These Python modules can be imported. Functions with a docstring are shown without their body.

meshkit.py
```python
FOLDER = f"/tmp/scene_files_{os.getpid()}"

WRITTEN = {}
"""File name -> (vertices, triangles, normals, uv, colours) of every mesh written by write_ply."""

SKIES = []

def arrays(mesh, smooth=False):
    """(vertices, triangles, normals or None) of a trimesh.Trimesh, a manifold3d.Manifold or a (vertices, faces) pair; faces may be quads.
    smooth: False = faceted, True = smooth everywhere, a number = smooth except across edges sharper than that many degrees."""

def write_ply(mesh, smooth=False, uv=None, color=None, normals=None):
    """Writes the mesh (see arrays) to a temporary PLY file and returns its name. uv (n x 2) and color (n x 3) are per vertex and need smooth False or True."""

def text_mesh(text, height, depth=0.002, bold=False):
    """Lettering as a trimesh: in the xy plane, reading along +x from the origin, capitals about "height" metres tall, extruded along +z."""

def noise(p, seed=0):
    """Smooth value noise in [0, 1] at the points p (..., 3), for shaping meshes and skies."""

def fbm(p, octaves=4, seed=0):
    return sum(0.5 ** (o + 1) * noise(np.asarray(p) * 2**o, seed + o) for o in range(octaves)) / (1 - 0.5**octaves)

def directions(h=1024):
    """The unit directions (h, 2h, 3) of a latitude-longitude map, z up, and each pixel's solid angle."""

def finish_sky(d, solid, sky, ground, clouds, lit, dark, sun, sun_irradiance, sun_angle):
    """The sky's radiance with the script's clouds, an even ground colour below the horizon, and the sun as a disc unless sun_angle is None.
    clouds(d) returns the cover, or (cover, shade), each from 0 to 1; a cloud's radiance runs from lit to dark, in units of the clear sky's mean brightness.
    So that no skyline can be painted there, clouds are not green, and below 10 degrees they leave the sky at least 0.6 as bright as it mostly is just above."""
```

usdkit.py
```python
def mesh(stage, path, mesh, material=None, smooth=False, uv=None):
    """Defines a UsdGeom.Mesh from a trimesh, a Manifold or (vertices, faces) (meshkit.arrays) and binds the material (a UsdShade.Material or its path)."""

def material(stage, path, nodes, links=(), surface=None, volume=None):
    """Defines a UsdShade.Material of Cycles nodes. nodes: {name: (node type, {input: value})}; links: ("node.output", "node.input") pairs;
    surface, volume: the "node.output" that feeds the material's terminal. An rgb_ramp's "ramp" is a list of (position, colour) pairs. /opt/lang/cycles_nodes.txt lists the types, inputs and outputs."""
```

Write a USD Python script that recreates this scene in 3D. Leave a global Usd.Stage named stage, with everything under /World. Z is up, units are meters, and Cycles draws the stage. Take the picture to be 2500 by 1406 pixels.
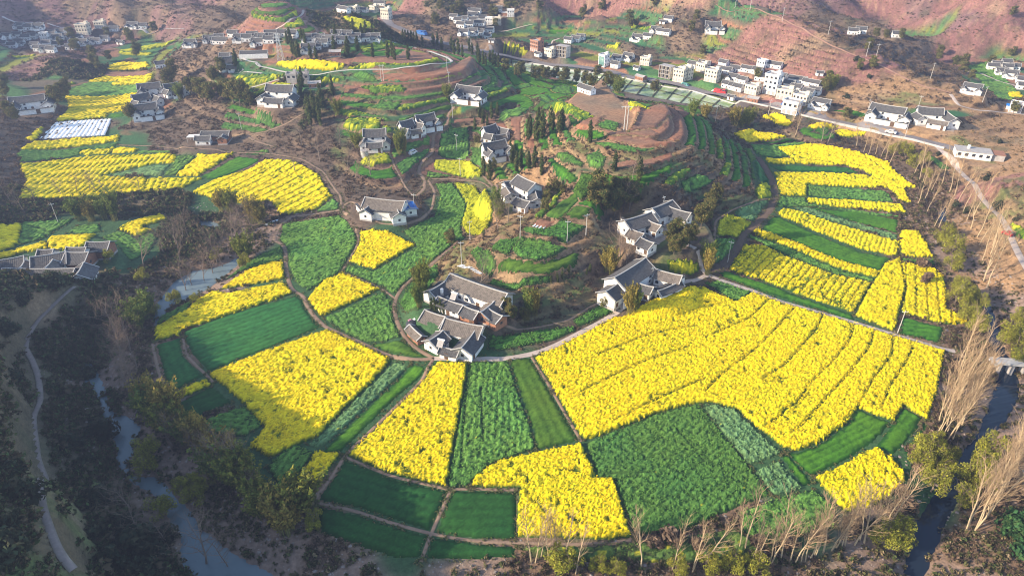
import math, random, numpy as np, trimesh, usdkit, meshkit, shapely
from scipy import ndimage
from scipy.interpolate import RBFInterpolator
from pxr import Usd, UsdGeom, UsdLux, UsdShade, Gf, Sdf, Vt

stage = Usd.Stage.CreateInMemory()
UsdGeom.SetStageUpAxis(stage, "Z")
UsdGeom.SetStageMetersPerUnit(stage, 1.0)
UsdGeom.Xform.Define(stage, "/World")
UsdGeom.Scope.Define(stage, "/World/Looks")
T = Sdf.ValueTypeNames

# ------------------------------------------------------------------ camera, sky, sun
CAM_H, PITCH, FPX = 110.0, math.radians(32.0), 1667.0
cam = UsdGeom.Camera.Define(stage, "/World/camera")
cam.CreateHorizontalApertureAttr(36.0)
cam.CreateVerticalApertureAttr(36.0 * 575 / 1024)
cam.CreateFocalLengthAttr(36.0 * FPX / 2500)
cam.CreateClippingRangeAttr(Gf.Vec2f(1, 6000))
cam.CreateExposureAttr(0.92)
UsdGeom.Xformable(cam).AddTranslateOp().Set(Gf.Vec3d(0, 0, CAM_H))
UsdGeom.Xformable(cam).AddRotateXOp().Set(90 - math.degrees(PITCH))

SUN_EL = math.radians(22.0)
SUN = np.array([-1.0, -0.30, 0.0]); SUN /= np.linalg.norm(SUN)
SUN = SUN * math.cos(SUN_EL) + np.array([0, 0, math.sin(SUN_EL)])
dome = UsdLux.DomeLight.Define(stage, "/World/sky")
sky_mat = usdkit.material(stage, "/World/Looks/sky_air", {
    "sky": ("sky_texture", {"sky_type": "single_scattering", "sun_disc": False, "sun_elevation": float(SUN_EL), "sun_rotation": float(math.atan2(SUN[0], SUN[1]))}),
    "bg": ("background_shader", {"strength": 0.148})},
    [("sky.color", "bg.color")], surface="bg.background")
UsdShade.MaterialBindingAPI.Apply(dome.GetPrim()).Bind(sky_mat)
dome.GetPrim().SetCustomDataByKey("kind", "structure")
sun = UsdLux.DistantLight.Define(stage, "/World/sun")
sun.CreateNormalizeAttr(True)
sun.CreateIntensityAttr(1.25)
sun.CreateAngleAttr(0.6)
sun.CreateColorAttr(Gf.Vec3f(1.0, 0.84, 0.63))
zax = Gf.Vec3d(*map(float, SUN))
rot = Gf.Rotation(Gf.Vec3d(0, 0, 1), zax)
UsdGeom.Xformable(sun).AddTransformOp().Set(Gf.Matrix4d().SetRotate(rot))
HAZE_DENSITY = 0.00021

# ------------------------------------------------------------------ helpers
used = {}
def path_for(name, parent=None):
    base = (parent.GetPath().pathString if parent is not None else "/World") + "/" + name
    n = used.get(base, 0); used[base] = n + 1
    return base if n == 0 else f"{base}_{n:03d}"
def tag(p, label=None, cat=None, group=None, kind=None):
    p = p.GetPrim() if hasattr(p, "GetPrim") else p
    for k, v in (("label", label), ("category", cat), ("group", group), ("kind", kind)):
        if v: p.SetCustomDataByKey(k, v)
    return p
def obj(name, mesh, mat, parent=None, smooth=False, col=None):
    m = usdkit.mesh(stage, path_for(name, parent), mesh, mat, smooth=smooth)
    if col is not None:
        UsdGeom.PrimvarsAPI(m).CreatePrimvar("col", T.Color3fArray, "vertex").Set(Vt.Vec3fArray.FromNumpy(np.asarray(col, np.float32)))
    return m.GetPrim()
def thing(name, label, cat, loc=(0, 0, 0), rotz=0.0, group=None, scale=None):
    x = UsdGeom.Xform.Define(stage, path_for(name))
    x.AddTranslateOp().Set(Gf.Vec3d(*map(float, loc)))
    if rotz: x.AddRotateZOp().Set(float(rotz))
    if scale is not None: x.AddScaleOp().Set(Gf.Vec3f(*map(float, scale)))
    return tag(x, label, cat, group)
def copy_of(src, name, label, cat, loc, rotz, group, scale=(1, 1, 1)):
    t = thing(name, label, cat, loc, rotz, group, scale)
    t.GetReferences().AddInternalReference(src.GetPath())
    t.SetInstanceable(True)
    return t
ORD = "first second third fourth fifth sixth seventh eighth ninth tenth".split()
def nth(i):
    if i < 10: return ORD[i]
    n = i + 1
    return f"{n}{'th' if 10 < n % 100 < 14 else {1: 'st', 2: 'nd', 3: 'rd'}.get(n % 10, 'th')}"

CP, SP = math.cos(PITCH), math.sin(PITCH)
def ray(u, v):
    x = (np.asarray(u, float) - 1250) / FPX; y = (703 - np.asarray(v, float)) / FPX
    return np.stack([x, CP + y * SP, -SP + y * CP], -1)
def on_plane(u, v, z):
    d = ray(u, v); t = (np.asarray(z, float) - CAM_H) / d[..., 2]
    return np.stack([d[..., 0] * t, d[..., 1] * t, np.asarray(z, float) + 0 * t], -1)
def sm(a, b, x):
    t = np.clip((x - a) / (b - a), 0, 1); return t * t * (3 - 2 * t)
def fb(x, y, s, o=4, seed=0):
    x, y = np.broadcast_arrays(x, y)
    return meshkit.fbm(np.stack([x / s, y / s, np.full(x.shape, 0.37 + seed)], -1), o, seed)
def ns(x, y, s, seed=0):
    x, y = np.broadcast_arrays(x, y)
    return meshkit.noise(np.stack([x / s, y / s, np.full(x.shape, 0.5)], -1), seed)
def pts(s):
    return np.array([[float(c) for c in p.split(",")] for p in s.split()])
# ------------------------------------------------------------------ terrain: surveyed heights (image bearing, height) joined to one surface
SURVEY = """400,850,0 500,1000,0 620,900,0 800,1000,0 700,1150,0 900,1150,0 1100,1150,0 1050,1280,0 1300,1280,0 1500,1250,0 1750,1200,0 1950,1130,0 2150,1080,0 2280,980,0
1600,900,.5 1620,755,.9 1680,735,.9 1560,795,.7 1640,730,1.2 1750,730,.7 1500,815,.7 1720,705,1.2 1350,950,.3 1200,950,.3 1000,930,.3 2000,900,.3 2250,800,0 2200,650,0 2000,650,.3 1850,600,.5 1950,480,.5 2200,480,0 2000,380,.5 1850,330,1 600,700,0 780,640,.5 900,620,.8 1000,640,1
1100,500,1.2 1150,520,1.2 740,440,.5 600,430,.2 300,430,0 100,450,0 250,330,0 120,350,0 250,250,.5 280,190,1 100,600,0 250,560,0 30,600,0
1060,880,.7 975,770,1 1150,885,.9 1300,868,1 1500,775,1.5 1700,690,2 1090,830,2 1000,790,2 1180,825,2 1130,740,5 1230,775,4.5 1060,740,4
1310,690,7.5 1330,655,10 1320,610,12.5 1150,640,9.5 1110,650,7 1060,700,1.5 1075,640,2.5 1180,570,7 1130,600,4 1230,560,11 1290,530,12 1350,560,14 1200,605,12 1400,500,16 1450,480,17 1490,520,17
1440,650,6 1480,650,5.5 1480,590,9 1600,550,9 1530,575,9 1590,610,8 1570,700,4 1500,725,3.2 1650,700,3.2 1420,720,4 1350,780,2.2 1450,775,2 1700,640,2.5 1700,570,6 1740,500,5 1780,560,1.5 1850,440,3 1720,650,1.7
1260,480,8 1300,500,8 1215,500,3 1220,545,5 1400,440,16 1330,400,14 1300,340,13 1240,380,9 1200,360,7 1480,400,19 1550,360,22 1500,310,25 1450,262,25.5 1560,260,26 1650,300,23 1700,370,19 1620,440,17 1750,430,12 1800,480,7 1840,440,4 1865,400,2.5 1800,400,9 1780,350,10 1720,400,15 1680,455,12.5 1740,315,14 1700,275,19 1800,335,4 1830,370,3.5
1400,238,21 1330,230,14 1280,215,12 1440,226,9 1250,165,2 1400,180,2 1550,205,2 1700,230,2 1450,200,2 1600,230,2.5 1750,255,2.5 1350,165,2
1210,130,6 1400,155,6 1600,190,6 1800,235,6 2000,280,6 2200,325,6 2330,355,5 1900,290,2 2050,320,2 2100,350,1
1030,180,24 950,180,24 1080,150,25 1000,120,27 900,130,26 1150,175,21 1050,230,17 950,230,18 900,300,12 1000,270,15 1150,255,13 1150,215,16 1250,200,12 1050,315,11 920,355,8.5 915,395,7 940,440,4 1000,420,4 1060,360,4 1120,330,4 1100,400,2.5 1180,300,8 1240,260,9 1300,260,11
850,300,11 800,330,8 760,380,4 700,350,5 600,320,5 520,345,4 560,280,8 680,250,14 650,190,18 750,190,20 620,150,23 760,160,25 700,112,27 560,170,18 480,230,8 400,230,4 370,280,3 430,290,4 820,250,15 830,380,4 880,430,4 820,440,1.5 850,520,1.5 940,510,3.5 940,555,2.2 1010,545,2 1040,470,2.2 1020,410,3.2
150,105,3 160,160,8 150,140,11 130,180,4 60,200,1 220,172,2 80,270,3 30,320,4 20,420,3 20,250,5 350,72,6 300,30,16 100,40,14 450,100,7 450,40,15 620,60,31 700,30,38 760,40,36 830,70,26 690,2,42 500,60,14 550,90,20 520,20,24
900,60,8 880,40,9 960,20,12 1000,30,17 1150,62,13 1150,110,8 1300,100,8 1400,80,10 1350,30,20 1150,10,22 1250,40,17 1550,90,13 1600,60,18 1500,40,20 1600,20,24 1700,20,28 1650,110,12 1740,90,16 1700,140,8 1450,120,8
1900,180,12 1900,230,7 1900,120,20 1900,50,29 2000,90,27 2100,130,23 2200,180,17 2330,235,10 2000,180,16 2050,230,10 2150,250,9 1830,20,34 1740,5,33 2280,305,8 2160,298,7 2400,300,8 2500,300,6 2450,330,5 2450,470,10 2500,420,13 2380,385,4 2450,540,5 2500,620,3 2400,450,4
2430,180,2 2450,240,3 2250,112,3 2300,92,5 2400,110,10 2450,60,20 2480,150,4 2000,20,20 2100,60,14 2200,30,18 2350,20,26 2250,5,26 2450,5,30
230,950,-2.6 320,1150,-2.6 450,1290,-2.6 600,1390,-2.6 20,665,14 100,677,11 185,705,5 200,760,3 60,850,16 100,900,12 0,1000,24 100,1100,16 0,1250,26 150,1350,18 250,1250,6 200,1100,6 150,1000,8 230,830,1 300,1300,4 420,1400,1 100,640,1.2 200,665,1.2
2260,1300,-2.6 2400,1050,-2.6 2460,930,-2.6 2330,690,-2.4 2300,520,-2 2450,1250,-.3 2480,1380,.5 2420,1150,-1.2 2500,1000,.5 2400,620,-1.2 2450,720,-.3 2250,600,-1 800,1380,-1.8 1200,1400,-1.6 1900,1390,-1.8 1600,1390,-1.2 520,560,-1.6 480,690,-2 700,1290,-1"""
sv = np.array([[float(c) for c in p.split(",")] for p in SURVEY.split()])
P3 = on_plane(sv[:, 0], sv[:, 1], sv[:, 2])
HIDDEN = np.array([[60, 325, 12], [90, 330, 9], [110, 318, 10], [45, 345, 9], [140, 300, 8],          # back of the near hill
    [180, 470, 8], [250, 440, 5], [230, 415, 8], [170, 500, 12], [300, 400, 4],                        # behind the right ridge
    [-150, 470, 12], [-120, 480, 9], [-60, 440, 12], [-20, 420, 12], [-180, 450, 18],
    [-190, 90, 44], [-215, 50, 54], [-190, 130, 32], [-230, 170, 32], [-260, 90, 58], [-300, 0, 66], [-150, 20, 42], [-100, 0, 30], [-120, 60, 36], [-60, -30, 2], [-260, 220, 30], [-300, 300, 24], [-380, 400, 30], [-330, 180, 55],
    [0, 0, -2], [60, 10, -1], [150, 40, 2], [180, 100, 3], [220, 20, 12], [240, 160, 14], [260, 210, 22], [330, 240, 26], [360, 320, 22], [420, 420, 26], [400, 520, 45], [0, -100, 10], [200, -100, 20],
    [-450, 540, 45], [-300, 640, 62], [-150, 620, 70], [0, 640, 74], [150, 640, 75], [300, 640, 80], [450, 620, 75], [-550, 420, 60], [550, 400, 60], [500, 200, 60], [-500, 200, 100], [-500, 0, 120], [500, 0, 70],
    [-500, 800, 110], [-200, 800, 115], [100, 800, 120], [400, 800, 125], [650, 700, 120], [-700, 600, 110], [0, 1000, 160], [500, 1000, 160], [-500, 1000, 160], [-900, 300, 150], [900, 300, 150]], float)
HIDDEN[:, 2] = np.where(HIDDEN[:, 2] > 60, 60 + (HIDDEN[:, 2] - 60) * .42, HIDDEN[:, 2])
Q3 = np.vstack([P3, HIDDEN])
rbf = RBFInterpolator(Q3[:, :2], Q3[:, 2], kernel="linear", smoothing=0.3, degree=1)
BX, BY = np.arange(-1000, 1001, 5.0), np.arange(-150, 1101, 5.0)
bx, by = np.meshgrid(BX, BY)
base = rbf(np.c_[bx.ravel(), by.ravel()]).reshape(bx.shape)
base = ndimage.gaussian_filter(base, 0.9)
GS = 0.75
GX0, GX1, GY0, GY1 = -520.0, 520.0, 20.0, 700.0
gx, gy = np.arange(GX0, GX1 + .01, GS), np.arange(GY0, GY1 + .01, GS)
XX, YY = np.meshgrid(gx, gy)
def samp(img, x, y, x0, y0, s, order=1):
    x, y = np.broadcast_arrays(np.asarray(x, float), np.asarray(y, float))
    r = ndimage.map_coordinates(img, [(np.atleast_1d(y) - y0) / s, (np.atleast_1d(x) - x0) / s], order=order, mode="nearest")
    return r if x.ndim else r[0]
Z = samp(base, XX, YY, -1000, -150, 5.0, 3)
def zbase(x, y): return samp(base, x, y, -1000, -150, 5.0)
def cast(u, v, height):
    """Where the sight line along (u, v) first meets the ground given by height(x, y)."""
    d = ray(u, v); d = np.atleast_2d(d)
    t = np.arange(60, 900, .5)
    out = []
    for k in d:
        x, y, z = k[0] * t, k[1] * t, CAM_H + k[2] * t
        below = z <= height(x, y)
        i = int(np.argmax(below)) if below.any() else len(t) - 1
        out.append((x[i], y[i], z[i]))
    return np.array(out)
def pw(s, height=None):
    p = pts(s)
    return cast(p[:, 0], p[:, 1], height or zground)
def gmask(poly):
    """Boolean mask of the height grid inside a world polygon, with its window."""
    x0, y0 = np.floor((poly.min(0)[:2] - [GX0, GY0]) / GS).astype(int) - 2; x1, y1 = np.ceil((poly.max(0)[:2] - [GX0, GY0]) / GS).astype(int) + 3
    x0, y0 = max(x0, 0), max(y0, 0); x1, y1 = min(x1, len(gx)), min(y1, len(gy))
    sl = (slice(y0, y1), slice(x0, x1))
    pg = shapely.Polygon(poly[:, :2]).buffer(0)
    return shapely.contains_xy(pg, XX[sl], YY[sl]), sl

# ground classes: the nearest surveyed patch of ground decides (with ragged borders)
CLASS = dict(red=(.235, .112, .098), dry=(.31, .19, .10), scrub=(.125, .09, .066), dark=(.12, .095, .058), grass=(.085, .125, .035), gravel=(.235, .165, .125), bank=(.20, .13, .085), soil=(.215, .11, .075), green=(.045, .10, .04), violet=(.18, .10, .10), mud=(.15, .12, .1))
PATCH = """red:1850,130 2000,150 2100,170 1900,100 1950,200 1800,150 2200,30 2300,60 2450,100 2400,40 2100,30 1950,20 2350,130 2450,20 1480,30 1430,70 700,40 760,60 1000,40 1350,15 1700,30 1600,10 2250,60 620,70 2480,440 2490,520
dry:2200,240 2350,260 2100,210 2300,250 2150,320 2050,260 1180,590 1130,620 1250,540 1240,580 1150,560 1230,660 1180,680 1300,700 1260,330 1330,345 1280,400 1400,370 1350,400 1480,450 1550,460 2440,520 2470,580 2330,330 2420,420 2480,1150 2400,600 2430,680 1330,470 1290,560 1560,380 1650,350 1750,380 1450,360 2480,620 2400,320 1650,25
scrub:560,270 620,290 500,280 640,340 700,300 750,350 800,300 720,400 780,420 850,440 520,320 600,350 470,340 860,380 780,370 1430,660 1480,640 1450,700 1380,740 1320,760 1500,600 1200,300 450,160 560,120 350,60 200,40 500,40 20,300 40,420 40,350 100,300 830,120 1050,80 1250,60 1300,130 1200,30 1550,130 1650,90 2050,70 2150,90 2200,130 2200,150 2300,200 2330,180 1900,300 1700,280 1780,290 1950,320 2100,370 2200,420 900,450 1000,530 870,540 1020,450 1150,690 1290,730 1700,520 1650,600 1750,460 1630,480 1550,500 2000,130 1620,100
dark:30,750 60,900 150,950 100,1050 150,1150 60,1150 200,1250 100,1300 250,1350 350,1380 300,1220 220,1000 250,800 300,760 170,820 20,1350 0,1050 420,600 200,480 60,500 350,490 300,740 230,170 150,165 800,60 650,240 760,280 1280,20 700,220 900,90 1080,30
gravel:270,900 330,1000 345,1120 360,1210 600,1300 700,1340 850,1390 560,620 530,650 600,580 2450,1050 2420,1080 2100,1390 2180,1370 2390,640 2370,600 2400,700 2450,1330 2000,1400 1100,1400 500,1250 430,1190
bank:330,900 340,830 400,720 450,640 650,540 700,1260 800,1350 1250,1390 1700,1330 1800,1280 2250,1060 2330,850 2320,760 2310,700 2270,560 2240,520 2230,440 2160,390 380,940 370,880 1950,1370 2350,1280 2480,1270 2420,1350 2300,480 1400,1390 450,1150 540,1230
mud:1300,170 1500,200 1650,230 1720,250
soil:1000,250 1100,270 850,260 1010,175 1080,180 1130,165 980,195 1000,160 1040,400 930,440 1100,230 1050,250 1520,280 1600,300 1640,330 1700,340 1550,320 1500,270 650,150 1600,165 1480,140 1700,200 2330,290
green:1300,90 1350,90 1400,65 1290,105 1250,190 1200,250 1270,250 1650,420 1700,450 1550,420 1460,400 1100,480 930,630 700,620 1950,450 2000,580 1350,950 600,900 1200,1000 900,1000 1500,900 1900,800 2200,700 1700,1100 1500,1200 1000,1250 1000,700 900,800 250,390 150,420 400,400 600,460 250,230 280,260 200,580 320,600 60,620 300,150 350,110 620,200 720,170 750,200 900,120 960,115 2450,200 2420,160 2250,100 1780,60 900,60 950,250 880,310 650,1130 2200,1080 1950,1280 30,150 100,210 1560,60 1580,110 1440,95
violet:250,60 350,30 120,60 420,80 500,20 50,50 80,100 250,110 160,140 110,160 1900,40 2020,40 2050,15 2150,50 2250,15 2320,110"""
ppx, pcl = [], []
for line in PATCH.split("\n"):
    k, v = line.split(":")
    for q in v.split(): ppx.append([float(c) for c in q.split(",")]); pcl.append(k)
ppw = cast(np.array(ppx)[:, 0], np.array(ppx)[:, 1], zbase)
from scipy.spatial import cKDTree
_tree = cKDTree(ppw[:, :2]); KEYS = list(CLASS); _code = np.array([KEYS.index(k) for k in pcl])
jx, jy = (fb(XX, YY, 22, 3, 1) - .5) * 34, (fb(XX, YY, 22, 3, 7) - .5) * 34
_, near = _tree.query(np.c_[(XX + jx).ravel(), (YY + jy).ravel()])
KL = _code[near].reshape(XX.shape)
def is_class(*ks): return np.isin(KL, [KEYS.index(k) for k in ks])
FAR = sm(250, 520, YY)

# relief: gullies and knolls on the hills, none on the plain
hilly = ndimage.gaussian_filter((Z > 4.0).astype(float), 8) * (1 - ndimage.gaussian_filter(is_class("gravel", "mud").astype(float), 4))
rough = ndimage.gaussian_filter(is_class("red", "scrub", "dark", "violet", "dry").astype(float), 6) * hilly
_a, _b = XX * .78 - YY * .62, XX * .62 + YY * .78
rid = 1 - np.abs(2 * fb(_a * .55, _b, 62, 3, 3) - 1)
Z += rough * ((rid - .72) * (13 + 42 * sm(340, 470, YY)) * FAR + (fb(XX, YY, 16, 3, 5) - .5) * 2.2 + (fb(XX, YY, 4.5, 2, 6) - .5) * .7)
Z += (fb(XX, YY, 6, 2, 12) - .5) * .25
_rl = shapely.LineString(on_plane([1700, 1760, 1850, 1910, 1960, 2010, 2060, 2120, 2200, 2260, 2330], [6, 8, 22, 45, 70, 100, 125, 150, 190, 215, 236], [33, 33, 33, 29, 28, 26, 24, 21, 16, 13, 10])[:, :2])
_win = (slice(int((300 - GY0) / GS), int((520 - GY0) / GS)), slice(int((60 - GX0) / GS), int((330 - GX0) / GS)))
Z[_win] += 4.5 * np.exp(-(shapely.distance(_rl, shapely.points(XX[_win], YY[_win])) / 15) ** 2) * (.7 + .6 * fb(XX[_win], YY[_win], 40, 2, 15))
# contour terraces cut in the hillsides
zc = ndimage.gaussian_filter(Z, 3) + (fb(XX, YY, 30, 2, 9) - .5) * 1.6
STEP = np.where((XX > -80) & (YY < 420), 2.1, 1.9)
uu = zc / STEP
fr = uu - np.floor(uu)
zt = STEP * (np.floor(uu) + sm(.72, 1.0, fr) + .06 * fr)
terr_near = ndimage.gaussian_filter(((XX > -75) & (XX < 190) & (YY > 150) & (YY < 420) & (Z > 2.4)).astype(float), 5)
terr_far = ndimage.gaussian_filter((is_class("red", "violet", "scrub", "soil", "dry", "green") & (Z > 5) & (YY > 300)).astype(float), 8)
tw = np.clip(np.maximum(terr_near * .95, terr_far * (.6 + .4 * sm(.35, .6, fb(XX, YY, 60, 2, 21)))), 0, 1)
Z = Z * (1 - tw) + zt * tw
LEVEL = np.floor(uu).astype(int)

# river channel and ponds
def zgrid(x, y): return samp(Z, x, y, GX0, GY0, GS)
def zground(x, y):
    x, y = np.asarray(x, float), np.asarray(y, float)
    inside = (x > GX0) & (x < GX1) & (y > GY0) & (y < GY1)
    return np.where(inside, zgrid(x, y), zbase(x, y))
WATER_Z = -3.0
WATER = [  # outlines of open water
 "212,868 222,890 236,905 250,935 262,965 270,995 290,1010 330,1025 345,1050 335,1065 330,1090 320,1110 312,1130 318,1160 350,1163 385,1168 410,1185 440,1225 470,1250 490,1285 520,1310 560,1345 610,1375 660,1398 700,1430 520,1430 450,1390 440,1350 445,1310 420,1290 405,1245 385,1215 350,1190 315,1178 300,1160 285,1130 285,1095 275,1060 255,1020 240,985 215,950 208,925 196,900",
 "196,900 212,868 226,838 246,820 262,818 240,838 226,862 216,885 208,905",
 "372,775 380,745 400,715 430,685 470,662 520,655 560,640 580,625 588,640 560,665 530,690 500,710 460,730 420,750 395,775 378,800",
 "484,532 505,538 530,545 542,552 540,560 515,562 492,556 484,545",
 "312,518 330,516 362,520 362,526 330,526 312,524",
 "2205,1400 2215,1330 2222,1290 2250,1250 2280,1210 2310,1165 2330,1120 2380,1070 2410,1000 2425,960 2440,905 2455,860 2480,900 2490,960 2470,1010 2440,1050 2400,1100 2370,1130 2350,1190 2330,1240 2300,1300 2280,1350 2250,1420",
 "2455,860 2440,905 2420,880 2405,760 2385,715 2372,690 2380,690 2400,715 2420,750 2440,800",
 "2300,500 2312,510 2310,545 2295,545 2290,520"]
water_polys = []
riv = np.zeros(Z.shape, bool)
for w in WATER:
    p = on_plane(pts(w)[:, 0], pts(w)[:, 1], WATER_Z)
    water_polys.append(p)
    m, sl = gmask(p); riv[sl] |= m
rd = ndimage.distance_transform_edt(~riv) * GS
Z = np.where(riv, WATER_Z - .25 - .5 * sm(0, 3, ndimage.distance_transform_edt(riv) * GS), np.where(rd < 14, np.maximum(np.minimum(Z, WATER_Z + .08 + rd * .32 + (rd > 6) * (rd - 6) * .25), WATER_Z + .05), Z))
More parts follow.
